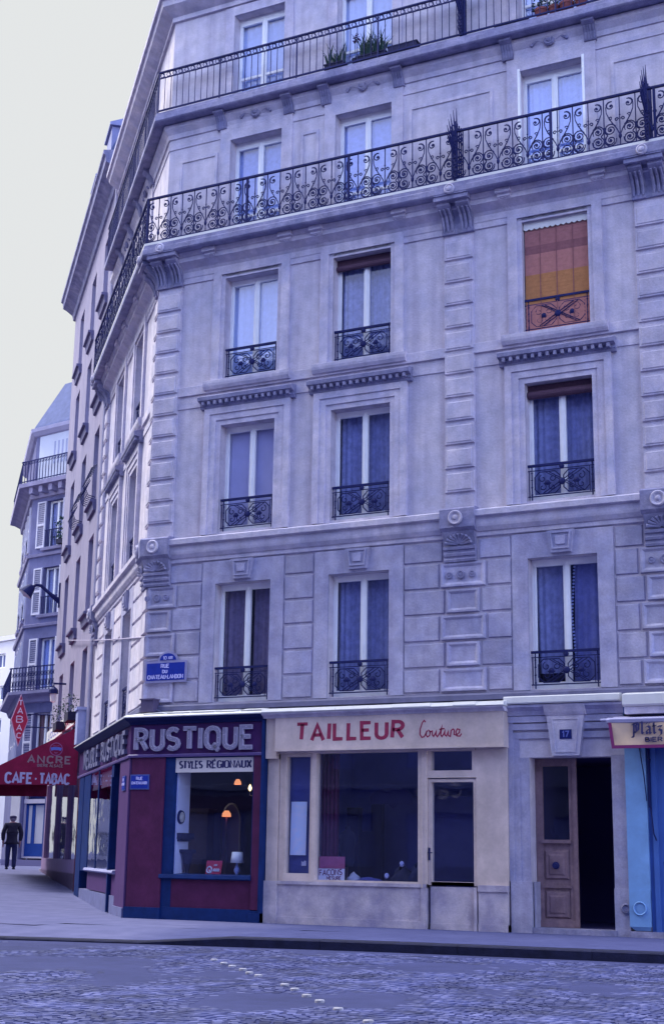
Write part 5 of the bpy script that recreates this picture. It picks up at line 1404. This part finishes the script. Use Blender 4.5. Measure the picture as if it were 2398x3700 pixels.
def cafe_things():
    T = SIDE
    A = thing('cafe_awning', 'red canvas cafe awning with white lettering and a round emblem on its cheek', 'awning', SIDE(-12,1,2.7))
    ue, uf = -10.0, -18.2
    # cheek facing the crossing, and the sloping roof behind it
    prof = [(.10,4.22),(.10,2.78),(2.35,2.74),(2.35,3.0)]
    m = MB(T); m.prism_u(prof, ue-.02, ue); ck = m.build('cheek', CANVAS_RED, A)
    m = MB(T); m.prism_u([(.10,4.25),(.10,4.22),(2.35,3.0),(2.37,3.03)], uf, ue); m.build('canopy', CANVAS_RED, A)
    m = MB(T); m.prism_u(prof, uf, uf+.02); m.build('cheek', CANVAS_RED, A)
    n = 70; q = []
    m = MB(T); m.poly((uf,2.355,3.02),(ue,2.355,3.02),(ue,2.355,2.74),(uf,2.355,2.74))
    for i in range(n):
        a = uf+(ue-uf)*i/n; b = uf+(ue-uf)*(i+1)/n
        m.poly((a,2.356,2.74),(b,2.356,2.74),(b,2.356,2.64),((a+b)/2,2.356,2.58),(a,2.356,2.64))
    m.build('valance', CANVAS_DK, A)
    # lettering on the cheek: read from the camera, along the outward direction from the wall
    cx, cy = SIDE(ue, 0, 0)[:2]
    CH = lambda u, p, z: (cx + NX*(-u) + (-DX)*p*-1*-1, cy + NY*(-u) + (-DY)*p*-1*-1, z)   # u grows towards the wall, p towards the camera
    m = MB(CH)
    text(m, 'CAFE', -1.86, -1.22, 2.80, .235, .003, .008, .052, wv=.058); text(m, 'TABAC', -1.02, -.30, 2.80, .235, .003, .008, .052, wv=.058); m.disc(-1.12, 2.91, [(.025,.004),(.025,.008),(.001,.009)], 6)
    m.build('lettering', mat('white awning letters', (.55,.50,.72), .8), ck)
    m = MB(CH); text(m, 'ANCRE', -1.34, -.29, 3.31, .165, .003, .008, .040, wv=.046, gap=.34); text(m, 'BIERE', -1.10,-.84, 3.215, .06, .003, .008, .016); text(m, 'ALSACE', -.80,-.47, 3.215, .06, .003, .008, .016)
    m.build('lettering', mat('faded yellow letters', (.34,.22,.24), .8), ck)
    m = MB(CH); m.ribbon(arc(-.66,3.66,.155,.155,0,360,25), .022, .003, .008); m.build('emblem_ring', mat('pink emblem ring', (.36,.10,.24), .8), ck)
    m = MB(CH); m.ribbon([(-.79,3.655),(-.72,3.675),(-.60,3.675),(-.53,3.655)], .075, .003, .009); m.build('emblem_band', mat('blue emblem band', (.16,.20,.62), .8), ck)
    m = MB(CH); m.ribbon([(-.74,3.755),(-.66,3.735),(-.58,3.755)], .012, .003, .008); m.ribbon([(-.70,3.58),(-.66,3.56),(-.62,3.58)], .02, .003, .008); m.build('emblem_mark', mat('pink emblem ring', ()), ck)
    # long signboard on the wall over the awning
    S = thing('cafe_signboard', 'long white signboard with red and blue wording fixed to the wall over the red awning', 'sign', SIDE(-15,.1,4.4))
    m = MB(T); m.box(-19.0,-10.6,.02,.14,4.40,4.78); m.build('board', mat('white sign panel', (.72,.70,.70), .7, .12, 4), S)
    m = MB(T); text(m, 'BAR', -13.3,-12.2, 4.47, .22, .14, .146, .05); m.build('lettering', RED_PAINT, S)
    m = MB(T); text(m, 'LIQUEURS', -18.4,-14.0, 4.50, .17, .14, .146, .035); m.build('lettering', mat('pale blue lettering', (.22,.24,.52), .7), S)
    # the red diamond tobacco sign
    sx = -18.6
    D_ = thing('tabac_sign', 'red diamond-shaped tobacco sign projecting from the wall, lettered downwards in white', 'sign', SIDE(sx,.98,4.35))
    bx, by = SIDE(sx, 0, 0)[:2]
    DG = lambda u, p, z: (bx + NX*(-u) + DX*-p, by + NY*(-u) + DY*-p, z)
    c = -1.03; zc = 5.10
    m = MB(DG); m.prism([(c,zc-.78),(c+.255,zc),(c,zc+.78),(c-.255,zc)], -.14, .0); m.build('case', mat('red lacquer', (.42,.025,.075), .4, .1, 6), D_)
    m = MB(DG); m.ribbon([(c,zc-.78),(c+.255,zc),(c,zc+.78),(c-.255,zc)], .025, -.15, .012, closed=True); m.build('rim', mat('pink rim', (.50,.30,.44), .5), D_)
    m = MB(DG)
    for ch, dz, w, h in (('T',.46,.12,.15),('A',.20,.15,.17),('B',-.07,.19,.19),('A',-.32,.15,.17),('C',-.55,.12,.15)):
        text(m, ch, c-w/2, c+w/2, zc+dz, h, .003, .012, .03)
    m.build('lettering', mat('white sign letters', (.72,.66,.78), .6), D_)
    m = MB(DG); m.tube([(c,-.07,zc+.2),(-.0,-.07,zc+.2)], .02); m.tube([(c,-.07,zc-.2),(0,-.07,zc-.2)], .02); m.build('bracket', IRON, D_)
    # street lamp on a wall bracket
    lx = -18.9; kx, ky = SIDE(lx,0,0)[:2]
    LG = lambda u, p, z: (kx + NX*(-u) + DX*-p, ky + NY*(-u) + DY*-p, z)
    t = thing('street_lamp', 'wall-mounted street lamp with a long curved arm and a tilted conical hood', 'street lamp', SIDE(lx,.5,8.6))
    m = MB(LG); m.box(-.05,.0,-.05,.05,8.75,9.55); m.tube([(-.02,0,9.0),(-.35,0,9.20),(-.62,0,9.42),(-.78,0,9.44),(-.90,0,9.34)], .055, 7); m.tube([(-.02,0,8.9),(-.3,0,9.12)], .04, 6); m.build('arm', IRON, t)
    m = MB(LG); n = 14
    ax = Vector((-.62,0,-.78)).normalized(); o0 = Vector((-.88,0,9.40)); s1 = Vector((0,1,0)); s2 = ax.cross(s1)
    rings = []
    for r, d in ((.05,-.02),(.11,.02),(.15,.10),(.24,.34),(.245,.36)):
        rings.append([o0+ax*d+(s1*math.cos(2*PI*k/n)+s2*math.sin(2*PI*k/n))*r for k in range(n)])
    m.add([tuple(p) for r in rings for p in r], [(j*n+k,j*n+(k+1)%n,(j+1)*n+(k+1)%n,(j+1)*n+k) for j in range(4) for k in range(n)]+[tuple(range(n))]); m.build('hood', IRON, t)
    m = MB(LG); m.add([tuple(o0+ax*.355+(s1*math.cos(2*PI*k/n)+s2*math.sin(2*PI*k/n))*.235) for k in range(n)]+[tuple(o0+ax*.44)], [(k,(k+1)%n,n) for k in range(n)]); m.build('bowl', mat('frosted bowl', (.62,.58,.62), .4), t)
    # lantern and planted boxes
    t = thing('wall_lantern', 'small dark wall lantern hanging over the left end of the white signboard', 'lantern', SIDE(-15.2,.3,5.0))
    m = MB(T); m.tube([(-15.2,.0,5.9),(-15.2,.35,5.9),(-15.2,.35,5.8)], .03); m.lathe([(.04,.0),(.13,-.08),(.14,-.20)], -15.2, .35, 8, 5.8); m.build('hood', IRON, t)
    m = MB(T); m.lathe([(.10,-.20),(.08,-.42),(.02,-.46)], -15.2, .35, 8, 5.8); m.build('globe', mat('milk glass', (.75,.72,.70), .3), t)
    for u, z, lab in ((-10.7,4.40,'dark window box of trailing plants at the plain house window nearest the corner shop'),(-13.75,4.40,'dark window box of trailing plants at the second window of the plain house')):
        t = thing('window_box', lab, 'planter', SIDE(u,.2,z), None)
        m = MB(T); m.box(u-.5,u+.5,.17,.40,z+.02,z+.24); m.build('box', SOIL, t)
        m = MB(T); leaves(m, u, .30, z+.24, .55, .18, .5, 130, random.Random(int(-u*10))); m.build('foliage', LEAF, t)
def leaves(m, u, p, z, du, dp, dz, n, rnd, s=.05):
    for _ in range(n):
        a = Vector((u+rnd.uniform(-du,du), p+rnd.uniform(-dp,dp), z+rnd.random()**1.3*dz))
        d = Vector((rnd.uniform(-1,1),rnd.uniform(-1,1),rnd.uniform(-.6,1))).normalized(); e = d.cross(Vector((rnd.uniform(-1,1),rnd.uniform(-1,1),rnd.uniform(-1,1)))).normalized()
        l = s*rnd.uniform(.7,1.6)
        m.add([tuple(a), tuple(a+d*l*.5+e*l*.3), tuple(a+d*l), tuple(a+d*l*.5-e*l*.3)], [(0,1,2,3)])
def blades(m, u, p, z, du, dp, h, n, rnd):
    for _ in range(n):
        a = Vector((u+rnd.uniform(-du,du)*.6, p+rnd.uniform(-dp,dp)*.6, z)); lean = Vector((rnd.uniform(-1,1)*.55, rnd.uniform(-1,1)*.35, 0)); hh = h*rnd.uniform(.55,1.05)
        w = Vector((rnd.uniform(-1,1), rnd.uniform(-.6,.6), 0)).normalized()*.014
        q0, q1, q2 = a, a+lean*hh*.35+Vector((0,0,hh*.6)), a+lean*hh*.95+Vector((0,0,hh))
        m.add([tuple(q0-w),tuple(q0+w),tuple(q1+w),tuple(q1-w),tuple(q2)], [(0,1,2,3),(3,2,4)])

def balcony_plants():
    T = FRONT; z = 16.035; rnd = random.Random(21)
    def trough(u0, u1, h, n, lab):
        t = thing('planter', lab, 'planter', ((u0+u1)/2,-.15,z))
        m = MB(T); m.box(u0,u1,.06,.26,z,z+.16); m.box(u0-.012,u1+.012,.05,.27,z+.15,z+.175); m.build('trough', SOIL, t)
        m = MB(T); blades(m, (u0+u1)/2, .16, z+.15, (u1-u0)/2*1.5, .12, h, n, rnd); m.build('leaves', LEAF, t)
    trough(-11.50,-11.10,.48,34,'small trough of spiky green leaves on the upper balcony, left of the larger planting')
    trough(-10.80,-10.20,.56,80,'large trough crowded with spiky green leaves on the upper balcony between the two left windows')
    t = thing('flower_pot', 'dark bloom on a tall stalk beside the large leafy trough on the upper balcony', 'plant', (-10.86,-.16,z))
    m = MB(T); m.lathe([(.06,0),(.085,.15),(.09,.17)], -10.86, .16, 10, z); m.build('pot', SOIL, t)
    m = MB(T); m.tube([(-10.86,.16,z+.15),(-10.88,.17,z+.45),(-10.87,.17,z+.62)], .008, 4); m.build('stem', LEAF, t)
    m = MB(T); leaves(m, -10.87, .17, z+.55, .06, .05, .16, 50, rnd, .05); m.build('bloom', mat('dark bloom', (.05,.012,.08), .8), t)
    m = MB(T); m.box(-10.14,-9.55,.07,.26,z,z+.20); m.box(-10.16,-9.53,.06,.27,z+.19,z+.21); tag(m.build('planter', mat('dark empty trough', (.03,.03,.09), .8, .3, 9)), 'long dark empty trough on the upper balcony right of the leafy troughs', 'planter')
    for i, (u, r, c) in enumerate(((-7.10,.12,TERRA),(-6.86,.10,TERRA),(-6.62,.13,TERRA),(-6.36,.10,TERRA))):
        t = thing('flower_pot', 'red clay flower pot standing in a row on the upper balcony at the top right', 'plant', (u,-.17,z), 'red clay pots on the upper balcony')
        m = MB(T); m.lathe([(r*.65,0),(r,.17),(r*1.08,.17),(r*1.08,.215),(r*.9,.215)], u, .17, 12, z); m.build('pot', c, t)
        m = MB(T); leaves(m, u, .17, z+.2, r*1.2, r*1.1, .24, 50, rnd, .06); m.build('foliage', LEAF, t)
    m = MB(T); m.box(-8.0,-7.35,.08,.22,z,z+.13); tag(m.build('planter', SOIL), 'short dark trough on the upper balcony just left of the red clay pots', 'planter')

def balcony_building():
    """the house across the side turning that faces the camera, with shutters and a long balcony"""
    g = .56
    T = frame(-38.72, 25.49, .981, -.194); TS = frame(-38.72, 25.49, .667, -.745)
    B = thing('balcony_building', 'sooty grey apartment house with white shutters and two balconies at the far left', 'building', (-36,29,g))
    win = [(.98,2.02),(4.2,5.25),(7.4,8.45)]
    rows = [(4.35,6.75),(7.72,9.88),(10.9,12.92),(13.8,15.85)]
    mb = MB(T); wall_holes(mb, 0, 12, g-.3, 19.0, [(a,b,*r) for a,b in win for r in rows]+[(.62,1.98,g,3.75)], .28)
    mb.T = TS; swin = [(-2.3,-1.2),(-5.2,-4.1)]
    wall_holes(mb, -7.2, 0, g-.3, 19.0, [(a,b,*r) for a,b in swin for r in rows], .28)
    mb.poly((-7.2,0,g),(-7.2,-8,g),(-7.2,-8,19),(-7.2,0,19)); mb.build('wall', STONE_B3, B)
    mb = MB(T); mb.poly((.3,-.7,g),(12,-.7,g),(12,-.7,19),(.3,-.7,19)); mb.T = TS; mb.poly((-7.2,-.7,g),(-.3,-.7,g),(-.3,-.7,19),(-7.2,-.7,19)); mb.build('inner_wall', DARK, B)
    k = math.tan(R(90-0)/2)*0  # corner offsets are taken from the two frames
    def band(prof, name, m):
        mb = MB(WORLD); n = len(prof); cosang = (.194*.745+.981*.667); kk = 0.0
        A = [T(12,p,z) for p,z in prof]; E = [TS(-7.3,p,z) for p,z in prof]
        n1 = Vector(T(0,1,0))-Vector(T(0,0,0)); n2 = Vector(TS(0,1,0))-Vector(TS(0,0,0)); o = Vector(T(0,0,0))
        bis = (n1+n2)/(1+n1.dot(n2))
        Bc = [tuple(o+bis*p+Vector((0,0,z))) for p,z in prof]
        F = [list(range(n)), list(range(2*n,3*n))]
        for q in (0,n): F += [(q+i,q+(i+1)%n,q+n+(i+1)%n,q+n+i) for i in range(n)]
        mb.add(A+Bc+E, F); mb.build(name, m, B)
    LB3 = mat('sooty trim', (.34,.31,.48), .9, .3, 2)
    band([(-.02,16.0),(.10,16.05),(.14,16.30),(.40,16.42),(.62,16.46),(.64,16.64),(-.02,16.66)], 'balcony_slab', LB3)
    band([(-.02,7.15),(.10,7.2),(.2,7.42),(.50,7.50),(.52,7.62),(-.02,7.64)], 'balcony_slab', LB3)
    for z in (10.35,13.4): band([(-.02,z),(.08,z+.03),(.12,z+.14),(-.02,z+.18)], 'string_course', LB3)
    band([(-.02,18.85),(.10,18.9),(.25,19.05),(.28,19.2),(-.02,19.25)], 'cornice', mat('pale cornice', (.42,.40,.58), .9, .2, 2))
    band([(.15,19.22),(.10,19.35),(-1.1,21.6),(-4,22.1),(-4,19.2)], 'roof', SLATE)
    mb = MB(T)
    for i in range(16): mb.box(.3+.62*i,.52+.62*i,.02,.50,16.16,16.44)
    mb.build('modillion', LB3, B)
    mb = MB(T); mb.box(.25,12,-.02,.02,16.70,18.85); mb.build('attic_wall', mat('pale attic render', (.52,.55,.68), .9, .1, 2), B)
    mb = MB(T)
    for u in (1.2,1.45,1.7,1.95,2.2): mb.box(u,u+.09,.02,.03,17.5,18.5)
    mb.build('attic_louvre', mat('grey louvre', (.30,.32,.50), .8), B)
    for z0, p in ((16.66,.52),(7.64,.42)):
        m = MB(T); m.box(-.25,12,p-.02,p+.02,z0+.95,z0+1.0); m.box(-.25,12,p-.015,p+.015,z0+.06,z0+.10)
        for i in range(64):
            u = -.2+.19*i; m.box(u-.012,u+.012,p-.012,p+.012,z0,z0+.97)
            if z0 < 10:
                m.tube([(u+.095+.06*math.cos(R(t)),p,z0+.30+.14*math.sin(R(t))) for t in range(0,361,60)], .014, 4); m.tube([(u+.095+.05*math.cos(R(t)),p,z0+.68+.10*math.sin(R(t))) for t in range(0,361,60)], .014, 4)
            else: m.tube([(u+.095+.05*math.cos(R(t)),p,z0+.87+.05*math.sin(R(t))) for t in range(0,361,60)], .012, 4)
        m.T = TS; m.box(-7.2,.25,p-.02,p+.02,z0+.95,z0+1.0)
        for i in range(38): m.box(.2-.19*i,.225-.19*i,p-.012,p+.012,z0,z0+.97)
        m.build('balcony_railing', IRON, B)
    SH = mat('white louvred shutter', (.60,.58,.70), .7, .1, 5)
    for fr, ws in ((T, win),(TS, swin)):
        for a,b in ws:
            for ri,(z0,z1) in enumerate(rows):
                m = MB(fr); rail4(m, a, b, z0, z1, .07, -.27, -.2); m.box((a+b)/2-.05,(a+b)/2+.05,-.27,-.19,z0,z1); W = m.build('window', WHITE, B)
                gg = MB(fr); gg.poly((a,-.24,z0),(b,-.24,z0),(b,-.24,z1),(a,-.24,z1)); gg.build('pane', GLASS, W)
                cm = mat('orange brown curtain', (.34,.17,.16), .9, .2, 8) if (ri == 0 and fr is T and a < 2) else (CURT_LB if ri == 1 else CURT_DK)
                curtain(fr, a, b, z0, z1, -.33, .03, 6, 'curtain', cm, W)
                for u0, u1 in ((a-.56,a-.03),(b+.03,b+.56)):
                    s = MB(fr); rail4(s, u0, u1, z0, z1, .07, .0, .06); s.box(u0+.07,u1-.07,.0,.06,(z0+z1)/2-.05,(z0+z1)/2+.05)
                    for i in range(22): z = z0+.08+(z1-z0-.16)*i/22; s.add([(u0+.07,.015,z),(u1-.07,.015,z),(u1-.07,.05,z+.05),(u0+.07,.05,z+.05)], [(0,1,2,3)])
                    s.build('shutter', SH, W)
                if ri in (2,3):
                    s = MB(fr); s.prism_u([(-.02,z0-.16),(.12,z0-.14),(.15,z0-.02),(-.2,z0)], a-.15, b+.15); s.build('sill', LB3, W)
                    s = MB(fr); s.box(a,b,.02,.06,z0+.72,z0+.76)
                    for i in range(9): s.box(a+.04+(b-a-.1)*i/8,a+.06+(b-a-.1)*i/8,.03,.05,z0,z0+.72)
                    s.build('window_guard', IRON, W)
    # street door: blue with tall white panes
    m = MB(T); rail4(m, .62, 1.98, g+.3, 3.75, .07, -.25, -.1); m.box(.62,1.98,-.25,-.06,3.05,3.22); m.build('door_frame', mat('pale door frame', (.52,.48,.60), .7, .1, 5), B)
    m = MB(T); m.box(.69,1.91,-.24,-.16,g+.3,1.45); m.box(.69,.82,-.24,-.16,1.45,3.05); m.box(1.06,1.24,-.24,-.16,1.45,3.05); m.box(1.76,1.91,-.24,-.16,1.45,3.05); m.box(.69,1.91,-.24,-.16,2.98,3.05); Dr = m.build('door', mat('bright blue door', (.015,.06,.30), .5, .15, 5), B)
    m = MB(T); m.box(.82,1.06,-.22,-.19,1.45,2.98); m.box(1.24,1.76,-.22,-.19,1.45,2.98); m.build('pane', mat('whitewashed pane', (.56,.55,.62), .6, .1, 4), Dr)
    m = MB(T); m.box(.85,1.9,-.22,-.18,3.22,3.68); m.build('fanlight', BLUE_DK, B)
    m = MB(T); m.box(-.05,.50,.0,.05,g-.1,3.95); m.box(2.1,12,.0,.05,g-.1,3.95); m.build('shop_wall', mat('whitewashed ground floor', (.60,.57,.62), .9, .12, 2), B)
    m = MB(T); m.box(-.1,12,.0,.35,g-.2,g+.24); m.build('doorstep', mat('dark step', (.16,.15,.30), .9), B)
    for u, lab in ((2.32,'bushy plant on a window sill of the sooty apartment house, beside its top shutters'),):
        t = thing('window_plant', lab, 'plant', T(u,.1,13.75))
        m = MB(T); m.box(u-.35,u+.3,.05,.28,13.80,14.0); m.build('box', SOIL, t)
        m = MB(T); leaves(m, u, .18, 13.95, .45, .25, 1.0, 150, random.Random(4), .11); m.build('foliage', LEAF, t)
def modern_block():
    T = frame(-90, 80, .95, -.31); B = thing('modern_block', 'pale modern apartment block with rows of square windows, far off at the left edge', 'building', (-85,85,.5))
    mb = MB(T); holes = [(u,u+1.5,z,z+1.3) for u in (-11,-8,-5,-2,1,4,6.2,9.4) for z in (2.5,5.4,8.3,11.2,14.1,17.0)]
    wall_holes(mb, -14, 12, .3, 19.4, holes, .3); mb.box(-14.2,12.2,-9,.2,19.4,19.8); mb.poly((12,0,.3),(12,-9,.3),(12,-9,19.4),(12,0,19.4)); mb.build('wall', mat('pale concrete', (.66,.63,.70), .9, .08, .4), B)
    for u0,u1,z0,z1 in holes:
        m = MB(T); rail4(m, u0, u1, z0, z1, .12, -.28, -.2); m.box((u0+u1)/2-.06,(u0+u1)/2+.06,-.28,-.2,z0,z1); W = m.build('window', WHITE, B)
        m = MB(T); m.poly((u0,-.27,z0),(u1,-.27,z0),(u1,-.27,z1),(u0,-.27,z1)); m.build('pane', mat('grey blue pane', (.10,.12,.26), .2), W)
def opposite_building():
    """the other side of the road, seen only as a reflection in the shop glass"""
    T = frame(0, -27.5, -1, 0.05); OPP = mat('dark brick opposite', (.17,.19,.38), .9, .3, 2); B = thing('opposite_building', 'apartment house across the road that is mirrored in the shop windows', 'building', (0,-32,0))
    cols = [(-20+3.1*i, -18.9+3.1*i) for i in range(17)]; rows = [(4.3,6.4),(7.3,9.4),(10.3,12.3),(13.3,15.3),(16.3,18.2)]
    mb = MB(T); wall_holes(mb, -22, 33, -.2, 21, [(a,b,*r) for a,b in cols for r in rows]+[(-19+5.2*i,-15+5.2*i,.8,2.7) for i in range(10)], .3)
    mb.box(-22,33,-10,-9.9,0,21); mb.poly((-22,0,21),(33,0,21),(33,-10,23),(-22,-10,23)); mb.build('wall', OPP, B)
    mb = MB(T); mb.poly((-22,-.3,-.2),(33,-.3,-.2),(33,-.3,21),(-22,-.3,21)); mb.build('inner_wall', ROOM_BLUE, B)
    mb = MB(T); mb.prism_u([(-.02,20.6),(.4,20.9),(.4,21.1),(-.02,21.1)], -22, 33); mb.prism_u([(-.02,3.5),(.2,3.55),(.2,3.7),(-.02,3.75)], -22, 33); mb.build('cornice', OPP, B)
    mb = MB(T); mb.box(26.0,34.0,.0,.12,2.75,3.33); S = mb.build('fascia', mat('dark fascia opposite', (.06,.04,.12), .6), B)
    mb = MB(T); text(mb, 'Cave', 19.2, 20.9, 3.25, .5, .12, .14, .10); mb.build('lettering', mat('pale letters opposite', (.6,.55,.6), .7), S)

def facing_building():
    """the house across the side street, outside the picture; the side panes of the corner shop mirror it"""
    def F(u, p, z): return SIDE(-117+u, 14.0-p, z)
    B = thing('facing_building', 'long terrace across the side street, mirrored in the corner shop side panes', 'building', SIDE(-60,16,0))
    cols = [(1.5+3.0*i, 2.7+3.0*i) for i in range(37)]; rows = [(4.2,6.3),(7.3,9.4),(10.3,12.3)]
    mb = MB(F); wall_holes(mb, 0, 115, -.2, 13.5, [(a,b,*r) for a,b in cols for r in rows]+[(1+4.5*i,4.6+4.5*i,.8,2.9) for i in range(25)], .3)
    mb.poly((0,0,-.2),(0,-8,-.2),(0,-8,13.5),(0,0,13.5)); mb.poly((115,0,-.2),(115,-8,-.2),(115,-8,13.5),(115,0,13.5)); mb.poly((0,0,13.5),(115,0,13.5),(115,-8,14.5),(0,-8,14.5)); mb.poly((0,-8,-.2),(115,-8,-.2),(115,-8,14.5),(0,-8,14.5))
    mb.build('wall', mat('grey stone across the side street', (.36,.36,.50), .9, .3, 2), B)
    mb = MB(F); mb.poly((0,-.3,-.2),(115,-.3,-.2),(115,-.3,13.4),(0,-.3,13.4)); mb.build('inner_wall', DARK, B)
    mb = MB(F); mb.prism_u([(-.02,13.0),(.4,13.3),(.4,13.5),(-.02,13.5)], 0, 115); mb.build('cornice', STONE_TRIM, B)

# ================================================================== person
def person():
    fx, fy = -30.6, 15.5; gz = ground_z(fx, fy)+.004
    Y = YAW+R(12.5)+R(4)                # walks away from the camera
    rx, ry = math.cos(Y), math.sin(Y)
    def T(u, p, z): return (fx+rx*u+ry*p, fy+ry*u-rx*p, gz+z)       # p towards the camera
    P = thing('person', 'stout man in dark jacket and flat cap walking away on the left pavement', 'person', (fx,fy,gz))
    def skin(name, verts, edges, rad, m, root=0, sub=2):
        me = bpy.data.meshes.new(name); me.from_pydata([T(*v) for v in verts], edges, []); me.update()
        o = bpy.data.objects.new(name+'_src', me); COL.objects.link(o)
        sm = o.modifiers.new('s', 'SKIN'); ss = o.modifiers.new('b', 'SUBSURF'); ss.levels = sub
        for i, sv in enumerate(me.skin_vertices[0].data):
            r = rad[i]; sv.radius = r if isinstance(r, tuple) else (r, r); sv.use_root = (i == root)
        dg = bpy.context.evaluated_depsgraph_get()
        m2 = bpy.data.meshes.new_from_object(o.evaluated_get(dg))
        vs = [v.co.copy() for v in m2.vertices]; fs = [tuple(p.vertices) for p in m2.polygons]
        bpy.data.objects.remove(o)
        mb = MB(); mb.add([tuple(v) for v in vs], fs); return mb.build(name, m, P, smooth=True)
    SK = mat('skin', (.30,.17,.19), .7); JK = mat('dark jacket', (.018,.016,.045), .9, .3, 12); TR = mat('blue trousers', (.020,.024,.10), .9, .3, 12); CP = mat('dark cap', (.03,.025,.075), .9)
    hx = lambda s: s*.10
    V = [(0,0,.92),(0,.0,1.10),(0,.01,1.30),(0,.015,1.43),(0,0,1.50),(0,-.01,1.60)]; E = [(0,1),(1,2),(2,3),(3,4),(4,5)]; Rr = [.13,.12,.12,.09,.055,.085]
    for s in (-1,1):
        b = len(V); V += [(s*.10,0,.86),(s*.105,.02+.03*s,.48),(s*.105,-.01+.05*s,.09),(s*.115,-.14+.05*s,.05)]; E += [(0,b),(b,b+1),(b+1,b+2),(b+2,b+3)]; Rr += [.095,.068,.045,.04]
        b = len(V); V += [(s*.20,.01,1.40),(s*.285,.03,1.14),(s*.27,-.04,.90),(s*.265,-.06,.82)]; E += [(3,b),(b,b+1),(b+1,b+2),(b+2,b+3)]; Rr += [.07,.05,.038,.04]
        h = b+3
        for k, (du, ln) in enumerate(((-.02,.085),(-.007,.095),(.007,.09),(.02,.075))):
            c = len(V); V += [(s*.265+du*.6,-.06+du,.775),(s*.265+du*.5,-.075+du,.775-ln)]; E += [(h,c),(c,c+1)]; Rr += [.010,.008]
        c = len(V); V += [(s*.255,-.10,.79),(s*.25,-.125,.75)]; E += [(h,c),(c,c+1)]; Rr += [.011,.009]
    body = skin('body', V, E, Rr, SK)
    V = [(0,.01,.80),(0,.01,.98),(0,.012,1.16),(0,.015,1.32),(0,.012,1.43),(0,.005,1.475)]; E = [(i,i+1) for i in range(5)]; Rr = [.185,.19,.19,.185,.14,.078]
    for s in (-1,1):
        b = len(V); V += [(s*.20,.01,1.40),(s*.295,.035,1.14),(s*.275,-.03,.89)]; E += [(4,b),(b,b+1),(b+1,b+2)]; Rr += [.095,.078,.062]
    skin('jacket', V, E, Rr, JK, root=1)
    V = [(0,0,.90),(0,0,.84)]; E = [(0,1)]; Rr = [.155,.15]
    for s in (-1,1):
        b = len(V); V += [(s*.098,0,.78),(s*.105,.02+.03*s,.48),(s*.105,-.0+.05*s,.10),(s*.105,-.0+.05*s,.06)]; E += [(1,b),(b,b+1),(b+1,b+2),(b+2,b+3)]; Rr += [.112,.088,.072,.070]
    skin('trousers', V, E, Rr, TR)
    for s in (-1,1):
        m = MB(T); q = []
        for z, k in ((0,1),(.035,1),(.075,.72)):
            q += [(s*.11+.05*k*math.cos(2*PI*i/10), -.055+.05*s+.135*k*math.sin(2*PI*i/10)+(.03 if z>.05 else 0), z) for i in range(10)]
        m.add(q, [(j*10+i,j*10+(i+1)%10,(j+1)*10+(i+1)%10,(j+1)*10+i) for j in range(2) for i in range(10)]+[tuple(range(10)),tuple(range(20,30))]); m.build('shoe', SOIL, P, smooth=True)
    m = MB(T); m.lathe([(.099,-.03),(.108,.0),(.115,.035),(.10,.065),(.05,.08),(.001,.083)], 0, -.01, 14, 1.625); m.prism([(-.07,1.615),(.07,1.615),(.05,1.63),(-.05,1.63)], -.19, -.10); m.build('cap', CP, P, smooth=True)
    m = MB(T)
    m.lathe([(.06,-.06),(.088,-.03),(.094,.02),(.09,.04)], 0, .005, 12, 1.585); m.build('hair', mat('grey hair', (.16,.14,.2), .9), P, smooth=True)
    m = MB(T)
    for s in (-1,1): m.add([(s*.085,.0,1.56),(s*.10,.012,1.57),(s*.102,.015,1.60),(s*.09,.0,1.615),(s*.083,-.015,1.59)], [(0,1,2,3,4)])
    m.build('ear', SK, P)
    m = MB(T); m.add([(-.018,-.085,1.575),(.018,-.085,1.575),(0,-.118,1.578),(0,-.088,1.62)], [(0,1,2),(0,2,3),(1,2,3)])
    for s in (-1,1): m.disc(s*.034, 1.60, [(.012,-.088),(.001,-.094)], 6)
    m.tube([(-.03,-.083,1.545),(0,-.09,1.542),(.03,-.083,1.545)], .006, 4); m.build('face', SK, P)

def studs():
    me = None
    pos = [(-9.46,-6.72),(-9.09,-7.11),(-8.77,-7.46),(-8.43,-7.80),(-8.14,-8.16),(-7.88,-8.42),(-7.11,-9.25),(-6.80,-9.62),(-6.41,-10.12),(-6.08,-10.5),(-5.64,-11.02),(-5.03,-11.72)]
    m = MB(); m.lathe([(.045,-.02),(.045,.0),(.038,.005),(.02,.007),(.001,.008)], 0, 0, 14, 0)
    base = m.build('crossing_stud', mat('worn pale stud', (.40,.39,.48), .6, .5, 25))
    first = base
    for i, (x, y) in enumerate(pos):
        o = first if i == 0 else first.copy()
        if i: COL.objects.link(o)
        o.location = (x, y, ground_z(x,y)-.134)
        tag(o, 'round pale metal crossing stud set in the cobbled road', 'road stud', 'crossing studs in a slanting line across the road')

build_ground()
corner_building()
rustic_shopfront(); shop_window_items()
tailor_shopfront(); tailor_items()
blue_shopfront(); beer_awning()
plates()
plain_building(); cafe_things()
balcony_plants()
balcony_building(); modern_block(); opposite_building(); facing_building()
person()
studs()
